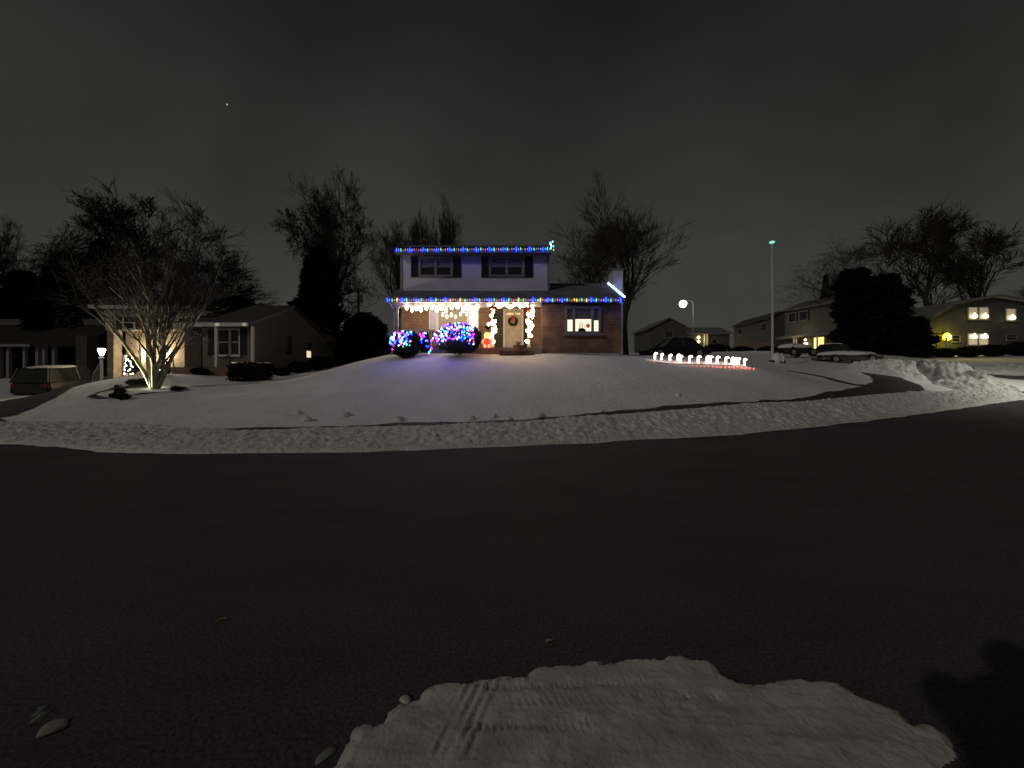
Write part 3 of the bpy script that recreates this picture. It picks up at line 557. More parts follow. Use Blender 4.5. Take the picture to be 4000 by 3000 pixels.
# porch picture window
y = 19.6; WARM = (1, .74, .42)
LITW = emit('lit_curtain', (1, .86, .62), 1.6); LITD = emit('dim_warm_pane', (1, .7, .42), .20, (.1, .09, .08)); LITC = emit('lavender_pane', (.78, .70, .9), .38, (.1, .1, .1))
zt, zb = Z(1200, y), Z(1288, y)
fr = obj('window', MB().frame(X(1677, y), X(1871, y), zb, zt, .07, y - .09, y - .001), WHITE, HW)
for q in (1709, 1828): obj('mullion', MB().box(X(q - 5, y), X(q + 5, y), y - .085, y - .002, zb + .07, zt - .07), WHITE, fr)
obj('pane', MB().box(X(1683, y) + .0, X(1704, y), y - .02, y - .003, zb + .07, zt - .07), LITC, fr)
obj('pane', MB().box(X(1714, y), X(1823, y), y - .02, y - .003, zb + .07, zt - .07), LITD, fr)
obj('pane', MB().box(X(1833, y), X(1865, y), y - .02, y - .003, zb + .07, zt - .07), LITW, fr)
obj('sill', MB().box(X(1674, y), X(1874, y), y - .14, y - .003, zb - .08, zb - .002), WHITE, fr)
# door
dx0, dx1 = X(1972, y), X(2038, y); dz0, dz1 = 2.81, Z(1213, y)
obj('door_frame', MB().box(X(1966, y), dx0, y - .09, y - .002, dz0, dz1 + .07).box(dx1, X(2044, y), y - .09, y - .002, dz0, dz1 + .07).box(dx0, dx1, y - .088, y - .002, dz1, dz1 + .07), WHITE, HW)
dr = obj('door', MB().box(dx0 + .01, dx1 - .01, y - .05, y - .004, dz0, dz1 - .01), mat('door_paint', (.42, .38, .32), .5, .1, 4), HW)
pn = MB()
for qx in (0, 1):
    for za, zc in ((.12, .75), (.85, 1.35), (1.45, 1.8)): cx = dx0 + .1 + qx * (dx1 - dx0 - .1) / 2; pn.frame(cx, cx + (dx1 - dx0) / 2 - .15, dz0 + za, dz0 + zc, .025, y - .062, y - .049)
obj('panel_moulding', pn, mat('door_paint_trim', (.36, .33, .28), .5, .1, 4), dr)
obj('handle', MB().ball((dx1 - .1, y - .09, dz0 + .95), .035).tube([(dx1 - .1, y - .05, dz0 + .95), (dx1 - .1, y - .085, dz0 + .95)], .015, 6), METAL, dr)
for q0, q1 in ((1935, 1964), (2046, 2066)): shutter(HW, X(q0, y), X(q1, y), 2.9, dz1 + .05, y - .002, mat('green_black_shutter', (.025, .03, .024), .6, .2, 4))
# right front window with valance shade and lit panes
y = 18.4; zt, zb = Z(1197, y), Z(1304, y)
fr = obj('window', MB().frame(X(2206, y), X(2346, y), zb, zt, .11, y - .12, y - .001), GREYTRIM, HW)
for q in (2241, 2313.5): obj('mullion', MB().box(X(q - 5, y), X(q + 5, y), y - .115, y - .002, zb + .11, zt - .11), GREYTRIM, fr)
LITR = emit('lit_room_pane', (1, .87, .62), 1.25)
for q0, q1, sh in ((2215, 2236, 1249), (2246, 2308.5, 1247), (2318.5, 2337, 1252)):
    zs = Z(sh, y); obj('pane', MB().box(X(q0, y), X(q1, y), y - .02, y - .003, zb + .11, zs - .001), LITR, fr)
    obj('blind', MB().box(X(q0, y), X(q1, y), y - .024, y - .004, zs, zt - .11), BLIND, fr)
obj('sill', MB().box(X(2200, y), X(2352, y), y - .2, y - .003, zb - .09, zb - .002), GREYTRIM, fr)
cand = MB()
for q, hh_ in ((2262, 1262), (2268, 1256), (2274, 1262), (2281, 1266)): cand.box(X(q, y) - .012, X(q, y) + .012, y - .045, y - .025, zb + .12, Z(hh_, y))
cand.box(X(2258, y), X(2288, y), y - .045, y - .026, zb + .12, zb + .20); cand.ball((X(2272, y), y - .03, zb + .17), .16, .02, .1)
t_ = thing('candelabra', 'dark candelabra silhouette in the lit window of the brick wall', 'candelabra', (X(2270, y), y - .03, zb + .11)); obj('candle_row', cand, BLACK, t_)
orn = MB().lathe((0, 0, 0), [(.06, -.01), (.1, -.01), (.1, .01), (.06, .01)], 16); orn.v = [(X(2296, y) + a_[0], y - .035 + a_[2], Z(1273, y) + a_[1]) for a_ in orn.v]
t_ = thing('window_ornament', 'round red ornament hanging in the lit window of the brick wall', 'ornament', (X(2296, y), y - .03, Z(1273, y))); obj('ring', orn, emit('red_ornament', (1, .12, .1), .35, (.5, .03, .03)), t_)
# chimney
ch = obj('chimney', MB().box(5.10, 5.62, 20.1, 21.0, GH - .3, 6.84), mat('painted_chimney', (.60, .55, .66), .9, .12, 5, bump=.01, bscale=20), HW)
obj('cap', MB().box(5.05, 5.67, 20.05, 21.05, 6.842, 6.93), GREYTRIM, ch)
obj('foundation', MB().box(RXB + .02, LX1 + .03, 18.33, 18.398, GH - .6, 2.56), CONC, HW)

# ------------------------------------------------------------------ string lights
def bulb_mesh(name, m, r=.031, h=.16):
    mb = MB().lathe((0, 0, 0), [(r*.25, -h*.5), (r*.75, -h*.38), (r, -h*.1), (r*.8, h*.2), (r*.45, h*.38), (r*.4, h*.5)], 8)
    o = obj(name, mb, m, smooth=True); me = o.data; bpy.data.objects.remove(o); return me
BC = {'r': ((1, .02, .10), 1.1), 'b': ((.0, .014, 1), 19), 'g': ((.0, .80, .42), 1.7), 'p': ((1, .50, .62), .65), 'l': ((.62, .45, 1), .9), 'y': ((1, .55, .04), 2.2), 'w': ((.42, .68, 1), 7.0), 'm': ((.62, .012, 1), 15), 'c': ((.03, .66, 1), 8)}
BM = {k: bulb_mesh('bulb', emit('bulb_' + {'r':'red','b':'blue','g':'teal','p':'pink','l':'lilac','y':'yellow','w':'cold_white','m':'magenta','c':'cyan'}[k], c_, s_)) for k, (c_, s_) in BC.items()}
SM = {k: bulb_mesh('bulb', bpy.data.materials['bulb_' + {'r':'red','b':'blue','g':'teal','p':'pink','l':'lilac','y':'yellow','w':'cold_white','m':'magenta','c':'cyan'}[k]], .027, .075) for k in BC}
def string(name, label, pts, seq, meshes, sag=0, wire=.008, cat='string lights'):
    p0 = pts[0]; t_ = thing(name, label, cat, tuple(p0)); obj('wire', MB().tube(pts, wire, 5), WIRE, t_)
    for p, k in zip(pts, seq): inst('bulb', meshes[k], (p[0], p[1] - .012, p[2] - .085), t_, random.uniform(.85, 1.15) * (1.2 if k == 'b' else .62 if k in 'plr' else 1), (random.gauss(0, .2), random.gauss(0, .1), 0))
    return t_
pat = 'blgrpl'
n = 97; xs_ = np.linspace(X(1513, 17.83), X(2424, 17.83), n)
string('string_lights', 'coloured bulbs along the gutter above the porch', [(x, 17.83, 5.00 + .015 * math.sin(i * 1.9)) for i, x in enumerate(xs_)], [pat[i % 6] if random.random() > .06 else 'y' for i in range(n)], BM)
n = 69; xs_ = np.linspace(X(1549, 18.79), X(2138, 18.79), n)
string('string_lights', 'coloured bulbs along the highest roof gutter', [(x, 18.79, 7.55 + .05 * (i / n) + .012 * math.sin(i * 1.7)) for i, x in enumerate(xs_)], [pat[i % 6] if random.random() > .06 else 'p' for i in range(n)], BM)
t_ = string('string_lights', 'bright white bulbs climbing the right roof edge', [(5.1, 17.98 + i * .105, 5.15 + i * .0455) for i in range(30)], 'wwwwbwwcwwwwcwwwbwwwwwcwwwwwww', BM)
string('string_lights', 'small cluster of white bulbs at the upper gutter corner', [(UX1 + .12 + random.uniform(-.1, .1), 18.78, 7.55 + i * .055) for i in range(8)], 'ycwcwwcw', SM)
# warm hanging lights under the porch beam
WB = bulb_mesh('bulb', emit('warm_bulb', (1, .74, .44), 32), .075, .24); WS = bulb_mesh('bulb', emit('warm_small_bulb', (1, .72, .38), 6), .055, .18)
ic = thing('hanging_lights', 'warm white drop lights hanging from the porch beam', 'string lights', (X(1700, 18.17), 18.17, 4.72)); wr = MB()
wr.tube([(X(1585, 18.17), 18.17, 4.72), (X(1868, 18.17), 18.17, 4.72)], .008, 5)
za = lambda zx, zy: (X(1500 + zx / 5.53, 18.17), 18.17, Z(1150 + zy / 5.53, 18.17))
for i, q in enumerate([(492,280),(605,330),(700,300),(795,315),(910,285),(1040,275),(1140,330),(1240,285),(1340,340),(1460,270),(1590,250),(1710,335),(1805,285),(2015,280),(1905,330)]):
    p = za(*q); inst('bulb', WB, p, ic, random.uniform(.85, 1.1)); wr.tube([(p[0], p[1], p[2] + .1), (p[0], p[1], 4.725)], .005, 4)
for q in [(1270,430),(1360,475),(1455,440),(1545,480),(1650,425),(1780,420)]:
    p = za(*q); inst('bulb', WS, p, ic, random.uniform(.85, 1.1)); wr.tube([(p[0], p[1], p[2] + .08), (p[0], p[1], 4.725)], .005, 4)
obj('wire', wr, WIRE, ic)
# garlands wrapped round the two entry posts and across the beam
GARL = mat('garland_needles', (.02, .035, .02), .9, .4, 8); BOWM = mat('red_bow', (.5, .02, .04), .5, .2, 6)
WG = bulb_mesh('bulb', emit('garland_bulb', (1, .74, .42), 20), .05, .13)
zb2 = lambda zx, zy, y=18.12: (X(1850 + zx / 5.53, y), y, Z(1150 + zy / 5.53, y))
def garland(label, pts, bulbs, seed):
    t_ = thing('garland', label, 'garland', tuple(pts[0]), 0, 'lit garlands framing the entry'); r_ = random.Random(seed); mb = MB(); sp = spline(pts, .03)
    for p in sp:
        for q in range(5):
            d = Vector((r_.gauss(0, 1), r_.gauss(0, 1), r_.gauss(0, 1))).normalized(); e = Vector(p) + d * r_.uniform(.05, .11); s_ = d.cross(Vector((r_.gauss(0, 1), r_.gauss(0, 1), 1))).normalized() * .012
            mb.add([Vector(p) - s_, Vector(p) + s_, e + s_ * .5, e - s_ * .5], [(0, 1, 2, 3)])
    mb.tube([tuple(p) for p in sp], .03, 6); obj('greenery', mb, GARL, t_, recalc=False)
    for p in bulbs: inst('bulb', WG, p, t_, r_.uniform(.8, 1.25), (r_.gauss(0, .4), r_.gauss(0, .4), 0))
    return t_
jit = lambda L_, k=2: [zb2(a_ + random.gauss(0, 16), b_ + random.gauss(0, 16)) for a_, b_ in L_ for _ in range(k)]
garland('lit garland wrapped round the post left of the door', [zb2(420, 240), zb2(370, 330), zb2(450, 420), zb2(430, 520), zb2(470, 560), zb2(350, 660), zb2(480, 720), zb2(450, 810), zb2(340, 900), zb2(430, 1020)],
        jit([(375,270),(450,350),(430,380),(400,440),(380,460),(470,560),(440,580),(400,610),(345,650),(470,700),(470,750),(460,800),(400,830),(390,870),(340,890),(345,930),(355,970)], 2) + [zb2(435, 1020), zb2(430, 1035)], 1)
garland('lit garland wrapped round the post right of the door', [zb2(1210, 230), zb2(1270, 320), zb2(1190, 390), zb2(1270, 480), zb2(1170, 570), zb2(1250, 640), zb2(1240, 760), zb2(1150, 800), zb2(1260, 890), zb2(1145, 1000)],
        jit([(1250,260),(1265,300),(1265,350),(1185,400),(1240,420),(1265,480),(1170,550),(1170,600),(1245,610),(1250,660),(1250,720),(1240,760),(1160,790),(1200,830),(1220,870),(1255,890)], 2) + [zb2(1145, 1000), zb2(1148, 1015)], 2)
garland('lit garland swagged along the beam above the door', [zb2(430, 215), zb2(560, 235), zb2(700, 230), zb2(830, 210), zb2(960, 230), zb2(1080, 215), zb2(1210, 205)],
        jit([(470 + 46 * i, 225 + 20 * math.sin(i * 1.1)) for i in range(16)], 2), 3)
def bow(p, label):
    t_ = thing('bow', label, 'bow', p); mb = MB()
    for s_ in (-1, 1):
        mb.ball((p[0] + s_ * .10, p[1] - .04, p[2] + .03), .10, .05, .075); mb.tube([(p[0], p[1] - .05, p[2]), (p[0] + s_ * .08, p[1] - .06, p[2] - .13), (p[0] + s_ * .12, p[1] - .05, p[2] - .3)], [.02, .035, .04], 6)
    obj('loops', mb, BOWM, t_, smooth=True); obj('knot', MB().ball((p[0], p[1] - .08, p[2]), .045), BOWM, t_)
bow(zb2(415, 300, 18.05), 'red bow on the garland post left of the door'); bow(zb2(1168, 320, 18.05), 'red bow on the garland post right of the door')
# wreath on the door
cx, cz = X(1850 + 850 / 5.53, 19.5), Z(1150 + 575 / 5.53, 19.5)
t_ = thing('wreath', 'dark green wreath with a red bow on the front door', 'wreath', (cx, 19.5, cz)); mb = MB(); r_ = random.Random(5)
for i in range(900):
    a_ = r_.uniform(0, 2 * math.pi); c0 = Vector((cx + .19 * math.cos(a_), 19.51, cz + .19 * math.sin(a_))); d = Vector((r_.gauss(0, 1), r_.gauss(0, .5), r_.gauss(0, 1))).normalized() * r_.uniform(.04, .1); s_ = d.cross(Vector((0, 1, .2))).normalized() * .01
    mb.add([c0 - s_, c0 + s_, c0 + d + s_ * .4, c0 + d - s_ * .4], [(0, 1, 2, 3)])
mb.tube([(cx + .19 * math.cos(k * .4), 19.515, cz + .19 * math.sin(k * .4)) for k in range(17)], .03, 6); obj('ring', mb, GARL, t_, recalc=False)
mb = MB(); [mb.ball((cx + s_ * .06, 19.45, cz + .15), .065, .03, .05) for s_ in (-1, 1)]; [mb.tube([(cx, 19.45, cz + .13), (cx + s_ * .05, 19.44, cz), (cx + s_ * .06, 19.45, cz - .1)], [.015, .025, .03], 6) for s_ in (-1, 1)]
obj('bow', mb, BOWM, t_)
string('string_lights', 'short row of tiny warm bulbs over the door wreath', [(X(1850 + q / 5.53, 19.45), 19.45, Z(1150 + 425 / 5.53, 19.45) + .1 + random.uniform(-.02, .02)) for q in (715, 745, 775, 800, 830, 850, 915, 945, 975, 995)], 'k' * 10, {'k': bulb_mesh('bulb', emit('tiny_warm_bulb', (1, .6, .3), 1.6), .016, .10)}, wire=.004)
# light-up figure beside the left entry post
fx, fz = X(1903, 18.0), Z(1358, 18.0)
t_ = thing('lawn_figure', 'glowing red lawn figure with round yellow head beside the entry', 'lawn figure', (fx, 18.0, fz))
obj('body', MB().lathe((fx, 18.0, fz), [(.15, 0), (.2, .04), (.2, .2), (.17, .34), (.12, .42)], 14), emit('red_moulded_plastic', (1, .10, .05), .75, (.5, .05, .04)), t_, smooth=True)
obj('head', MB().ball((fx, 18.0, fz + .54), .15, .15, .16, 14, 9), emit('yellow_moulded_plastic', (1, .62, .16), 1.7, (.6, .4, .1)), t_, smooth=True)
for s_ in (-1, 1): obj('foot', MB().ball((fx + s_ * .09, 17.86, fz + .07), .075, .1, .085), emit('orange_plastic', (1, .45, .2), 1.3), t_, smooth=True); obj('arm', MB().tube([(fx + s_ * .13, 18, fz + .38), (fx + s_ * .22, 17.93, fz + .26), (fx + s_ * .18, 17.85, fz + .2)], [.06, .055, .05], 8), emit('pale_red_plastic', (1, .3, .16), 1.0), t_, smooth=True)
# planter by the steps, wall lantern
px_, pz_ = X(2025, 17.6), 2.40
t_ = thing('planter', 'low brown planter on the step below the front door', 'planter', (px_, 17.68, pz_)); obj('pot', MB().lathe((px_, 17.68, pz_ + .2), [(.16, 0), (.24, .05), (.27, .26), (.24, .28)], 14), mat('terracotta', (.22, .12, .075), .8, .2, 6), t_, smooth=True)
mb = MB(); [mb.tube([(px_, 17.68, pz_ + .45), (px_ + r_.gauss(0, .12), 17.68 + r_.gauss(0, .1), pz_ + .6 + r_.random() * .08)], [.01, .004], 4) for _ in range(40)]; obj('stalks', mb, WOOD, t_)
q = zb2(300, 700, 19.5); t_ = thing('hanging_basket', 'small dark hanging basket on the brick left of the door', 'basket', q); obj('basket', MB().lathe(q, [(.06, -.12), (.14, -.02), (.16, .02)], 12), BLACK, t_)
mb = MB(); [mb.tube([q, (q[0] + r_.gauss(0, .11), q[1] + r_.gauss(0, .06), q[2] + r_.gauss(.03, .08))], [.015, .006], 4) for _ in range(60)]; obj('foliage', mb, GARL, t_)
obj('bracket', MB().tube([(q[0], 19.59, q[2] + .25), (q[0], 19.5, q[2] + .25), (q[0], 19.5, q[2])], .008, 5), BLACK, t_)

# bushes with net lights
def lit_bush(px0, px1, top, bot, D, label, labl, nb, seed, shift=0, fade=1.0):
    x0, x1 = X(px0, D), X(px1, D); zt, zb = Z(top, D), Z(bot, D); rx, rz = (x1 - x0) / 2, (zt - zb) / 2; ry = min(rx, .95); cx = (x0 + x1) / 2
    shrub('bush', cx, D, zb, rx, ry, rz, label, 'bush', 5200, seed, 2.6, leafs=.045)
    r_ = random.Random(seed); t_ = thing('net_lights', labl, 'string lights', (cx, D - ry, zb + rz)); wr = MB(); k = 0; prev = None
    while k < nb:
        u = r_.uniform(-1, .95) * fade + shift; w = r_.uniform(-.55, 1)
        e = 1 - abs(u) ** 2.6 - abs(w) ** 2.6
        if e <= .03: continue
        if w < -.15 and r_.random() < .55 : continue
        if w < -.3 and abs(u) < .5: continue
        yy = -ry * e ** (1 / 2.6); p = (cx + u * rx, D + yy - .06, zb + rz + w * rz)
        c_ = r_.choice('cwmbbcwmbl' if w > .15 else 'rmbcybbwgl'); inst('bulb', SM[c_], p, t_, r_.uniform(.8, 1.2), (r_.gauss(0, .5), r_.gauss(0, .5), 0)); k += 1
        if prev and (Vector(prev) - Vector(p)).length < 1.0: wr.tube([prev, p], .004, 4)
        prev = p
    if nb >= 90:                      # beyond a hundred bulbs the rest of the net is one part
        mb = MB(); k = 0; cols = []
        while k < 70:
            u = r_.uniform(-1, .95) * fade + shift; w = r_.uniform(-.3, 1); e = 1 - abs(u) ** 2.6 - abs(w) ** 2.6
            if e <= .03: continue
            p = (cx + u * rx, D - ry * e ** (1 / 2.6) - .05, zb + rz + w * rz); f0 = len(mb.f); mb.ball(p, .026, .026, .036, 7, 4); cols.append((r_.randrange(5), len(mb.f) - f0)); k += 1
        o_ = obj('bulbs', mb, bpy.data.materials['bulb_blue'], t_, recalc=False); o_['kind'] = 'stuff'
        for nm_ in ('bulb_magenta', 'bulb_cyan', 'bulb_cold_white', 'bulb_red'): o_.data.materials.append(bpy.data.materials[nm_])
        o_.data.polygons.foreach_set('material_index', [ci for ci, cnt in cols for _ in range(cnt)])
    obj('wire', wr, WIRE, t_); return t_
lit_bush(1530, 1640, 1295, 1391, 17.1, 'rounded evergreen bush below the left porch post', 'coloured net lights on the bush below the left porch post', 88, 3, -.15, .85)
lit_bush(1708, 1880, 1266, 1380, 17.1, 'largest evergreen bush below the porch picture window', 'dense coloured net lights on the largest bush below the picture window', 100, 4, -.08, .88)
lit_bush(1640, 1676, 1296, 1372, 17.7, 'slim evergreen bush between the two wide lit bushes', 'coloured lights on the slim bush between the two wide bushes', 26, 5)
sx = X(1703, 16.9); string('string_lights', 'drooping strand of bulbs at the left side of the largest bush', [(sx + .04 * math.sin(i) - .02 * i, 16.55, Z(1290, 16.6) - i * .085) for i in range(11)], 'lwpwmlrrmcc', SM, wire=.005)

# candy-cane path markers
CWH = emit('candy_cane_glow', (1, .80, .68), 7, (.7, .6, .6)); CRD = emit('candy_cane_red_stripe', (1, .30, .22), 2.5, (.6, .05, .05))
def cane(mb, c_, a0, a1, r=.062):
    pts = []
    for i in range(12):
        t_ = a0 + (a1 - a0) * i / 11
        if t_ < .6: pts.append((0, 0, .06 + t_ / .6 * .30))
        else: th = (t_ - .6) / .4 * math.pi; pts.append((.075 - .075 * math.cos(th), 0, .36 + .075 * math.sin(th)))
    mb.tube(pts, r, 8)
c1 = MB(); c2 = MB()
for k in range(8):
    if k % 2 == 0 or True: cane(c1, None, k / 8, k / 8 + .088)
    cane(c2, None, k / 8 + .09, k / 8 + .122, .0625)
proto = None
zq = lambda zx: 2350 + zx / 3.16
cpos = [(658, 1205), (740, 1215), (843, 1225), (940, 1225), (975, 1250), (1085, 1250), (1190, 1265), (1300, 1272), (1340, 1268), (1425, 1285), (1533, 1288), (1610, 1298), (1650, 1298), (1692, 1300), (1763, 1308)]
clab = ['first', 'second', 'third', 'fourth', 'fifth', 'sixth', 'seventh', 'eighth', 'ninth', 'tenth', 'eleventh', 'twelfth', 'thirteenth', 'fourteenth', 'last']
for i, (a_, b_) in enumerate(cpos):
    D = 17.6 - .035 * i; p = P(zq(a_), 1000 + b_ / 3.16, D); z0 = float(lawn_z(np.array([p.x]), np.array([p.y]))[0]); zc = max(z0 + .0, p.z - .28)
    lb = 'glowing candy cane stake in the snow, %s of the row counted from the house' % clab[i]
    t_ = thing('candy_cane', lb, 'candy cane', (p.x, D, zc), random.uniform(-.9, .9), 'glowing candy canes along the lawn'); t_.scale = (.68,) * 3
    if proto is None:
        o1 = obj('cane', c1, CWH, t_, world=False, smooth=True); o2 = obj('stripe', c2, CRD, t_, world=False, smooth=True); o3 = obj('stake', MB().tube([(0, 0, -.5), (0, 0, .06)], .012, 6), METAL, t_, world=False); proto = (o1, o2, o3)
    else:
        for o_ in proto: d_ = o_.copy(); COL.objects.link(d_); d_.parent = t_
string('rope_light', 'red rope light lying on the snow below the candy canes', [(X(px, 17.0 - .0008 * (px - 2560)), 17.0 - .0008 * (px - 2560), float(lawn_z(np.array([X(px, 17.0)]), np.array([17.0]))[0]) + .03) for px in range(2560, 2960, 16)], 'k' * 25, {'k': bulb_mesh('bulb', emit('red_rope_bulb', (1, .07, .04), 5), .02, .06)}, wire=.012)
# ------------------------------------------------------------------ left neighbour: split level tan house
NH = thing('split_level_house', 'tan split level house with dark porch behind the floodlit tree', 'house', (-14.36, 22, 1.75))
cx1 = -14.36; wx0 = X(735, 22)
ez = 4.45
w_ = MB().box(wx0, cx1, 22.0, 30.0, 1.2, ez); obj('wall', w_, STUCCO, NH)
obj('gable', MB().prism([(22.0, ez + .002), (30.0, ez + .002), (26.0, 5.92)], 'x', wx0, cx1 - .002), STUCCO, NH)
r = MB(); slab_roof(r, wx0 - .3, cx1 + .12, 21.45, 4.42, 26.0, 6.08); slab_roof(r, wx0 - .3, cx1 + .12, 30.4, 4.52, 26.002, 6.08); slab_roof(r, wx0 + 1, cx1 + .10, 28.5, 5.24, 34.4, 4.80, .12)
obj('roof', r, mat('thin_snow_shingle', (.085, .083, .08), .9, 0, 2, c2=(.05, .05, .048)), NH)
obj('rear_wing', MB().box(wx0 + 1, cx1 - .01, 30.003, 34.0, 1.2, 4.62), STUCCO, NH)
obj('fascia', MB().box(wx0 - .3, cx1 + .12, 21.40, 21.45, 4.16, 4.36), WHITE, NH)
mb = MB(); mb.prism([(21.5, 4.26), (26.0, 5.9), (26.0, 6.04), (21.5, 4.40)], 'x', cx1 + .125, cx1 + .16); obj('rake_trim', mb, GREYTRIM, NH)
for zx in (540, 932): x = X(650 + zx / 2.765, 21.55); obj('porch_post', MB().box(x - .07, x + .07, 21.5, 21.62, 1.75, 4.17), WHITE, NH)
for zx in (555, 845): x = X(650 + zx / 2.765, 21.42); obj('eave_light', MB().ball((x, 21.38, 4.26), .13, .06, .09), emit('eave_glow', (1, .95, .7), .22), NH)
obj('porch_slab', MB().box(wx0, cx1, 20.9, 21.99, 1.2, 1.95), BRICK, NH)
zx_ = lambda q: X(650 + q / 2.765, 22.0); zz_ = lambda q: Z(1100 + q / 2.765, 22.0)
window(NH, zx_(530), zx_(690), zz_(800), zz_(510), 22.0, WHITE); window(NH, zx_(692), zx_(800), zz_(800), zz_(510), 22.0, WHITE)
shutter(NH, zx_(455), zx_(522), zz_(800), zz_(515), 22.0); shutter(NH, zx_(805), zx_(862), zz_(795), zz_(495), 22.0)
obj('door', MB().box(zx_(205), zx_(380), 21.94, 21.999, 1.95, 4.1), mat('brown_door', (.06, .04, .03), .5, .2, 4), NH)
# side windows on the gable wall (facing +x)
def side_window(parent, x, ya, yb, za, zb, pane, frame):
    f_ = obj('window', MB().box(x, x + .05, ya, ya + .07, za, zb).box(x, x + .05, yb - .07, yb, za, zb).box(x, x + .05, ya + .07, yb - .07, zb - .07, zb).box(x, x + .05, ya + .07, yb - .07, za, za + .07), frame, parent)
    obj('pane', MB().box(x + .001, x + .015, ya + .07, yb - .07, za + .07, zb - .07), pane, f_); return f_
side_window(NH, cx1, 24.9, 25.9, 2.75, 4.15, GLASS, GREYTRIM)
side_window(NH, cx1, 27.7, 28.5, 3.3, 3.85, GLASS, GREYTRIM); obj('lit_pane', MB().box(cx1 + .001, cx1 + .02, 27.75, 28.3, 2.75, 3.2), emit('side_lit_pane', (1, .8, .5), .9), NH)
# two storey part
tx0, tx1, ty = X(412, 22.4), wx0 - .003, 22.4
tz = Z(1203, ty)
up = MB().box(tx0, tx1, ty, 29.6, Z(1290, ty), tz); obj('upper_wall', up, mat('cream_stucco', (.50, .44, .33), .9, .15, 3, bump=.01, bscale=20), NH)
obj('lower_wall', MB().box(tx0 + .9, tx1, ty + .25, 29.55, .2, Z(1290, ty) - .002), BRICK_TAN, NH)
r = MB(); slab_roof(r, tx0 - .3, tx1 + .3, 21.8, tz + .12, 26, tz + 1.5); slab_roof(r, tx0 - .3, tx1 + .3, 30.2, tz + .12, 26.002, tz + 1.5); obj('roof', r, SHINGLE, NH)
obj('fascia', MB().box(tx0 - .3, tx1 + .3, 21.74, 21.80, tz - .12, tz + .06), WHITE, NH)
obj('frieze', MB().box(tx0, tx1, ty - .05, ty - .001, tz - .50, tz - .125), WHITE, NH)
z2x = lambda q, y=22.4: X(q / 2.766, y); z2z = lambda q, y=22.4: Z(1100 + q / 2.766, y)
window(NH, z2x(1330), z2x(1465), z2z(520), z2z(365), ty, WHITE); window(NH, z2x(1610), z2x(1760), z2z(505), z2z(345), ty, WHITE)
for a_, b_ in ((1262, 1322), (1472, 1530), (1545, 1602), (1768, 1860)): shutter(NH, z2x(a_), z2x(b_), z2z(515), z2z(350), ty, mat('brown_shutter', (.05, .035, .03), .6, .2, 4))
gy_ = ty + .25; gd = MB(); gx0, gx1 = z2x(1490), z2x(1640); GAR = mat('garage_door_paint', (.5, .45, .36), .6, .08, 3)
gdo = obj('garage_door', MB().box(gx0, gx1, gy_ - .05, gy_ - .002, .6, z2z(735)), GAR, NH)
mb = MB()
for k in range(4):
    for j in range(3): xx = gx0 + .06 + j * (gx1 - gx0 - .12) / 3; zz = .7 + k * .5; mb.frame(xx + .02, xx + (gx1 - gx0 - .12) / 3 - .02, zz, zz + .42, .03, gy_ - .065, gy_ - .049)
obj('panel_moulding', mb, GAR, gdo)
gdo = obj('garage_door', MB().box(z2x(1700), z2x(1830), gy_ - .05, gy_ - .002, .6, z2z(735)), GAR, NH)
obj('pier', MB().box(z2x(1208), z2x(1275), ty - .25, ty + .24, .2, Z(1290, ty) - .003), BRICK_TAN, NH)
obj('door', MB().box(z2x(1285), z2x(1330), gy_ - .04, gy_ - .003, .8, z2z(790)), WHITE, NH)
# wall lanterns by the garage doors
for q, lb in ((1555, 'lit wall lantern above the left garage door of the tan house'), (1765, 'lit wall lantern above the right garage door of the tan house')):
    p = (z2x(q), gy_ - .22, z2z(752)); t_ = thing('wall_lantern', lb, 'wall lamp', p)
    obj('globe', MB().ball(p, .09), emit('lantern_globe', (1, .78, .45), 6), t_, smooth=True); obj('bracket', MB().tube([(p[0], gy_ - .01, p[2] + .14), (p[0], p[1], p[2] + .16), (p[0], p[1], p[2] + .08)], .015, 6), BLACK, t_)
    lamp('POINT', (p[0], p[1] - .12, p[2] - .05), 130, (1, .80, .52), t_, shadow_soft_size=.1)
WC = bulb_mesh('bulb', emit('cool_white_bulb', (1, .95, .86), 9), .022, .06)
def lit_shrub(q, top, bot, rw, label, labl, nb, seed, D=19.5):
    x = z2x(q, D); zt, zb = z2z(top, D), z2z(bot, D); shrub('shrub', x, D, zb, rw, rw, (zt - zb) / 2, label, 'shrub', 900, seed, leafs=.05); r_ = random.Random(seed)
    t_ = thing('string_lights', labl, 'string lights', (x, D - rw, zb)); prev = None; wr = MB()
    for k in range(nb):
        a_ = r_.uniform(-2.6, -.5); u = r_.random(); p = (x + rw * .95 * math.cos(a_) * (1 - .5 * u), D + rw * math.sin(a_), zb + u * (zt - zb)); inst('bulb', WC, p, t_)
        if prev: wr.tube([prev, p], .004, 4)
        prev = p
    obj('wire', wr, WIRE, t_)
lit_shrub(1430, 800, 1000, .30, 'small shrub behind the floodlit trunk, left of the garage door', 'white string lights on the shrub left of the garage door', 26, 1)
lit_shrub(1740, 745, 1000, .13, 'slim shrub between the two garage doors', 'white string lights on the slim shrub between the garage doors', 20, 2)
lit_shrub(1805, 860, 1010, .14, 'short shrub right of the floodlit trunk', 'white string lights on the short shrub right of the floodlit trunk', 10, 3)
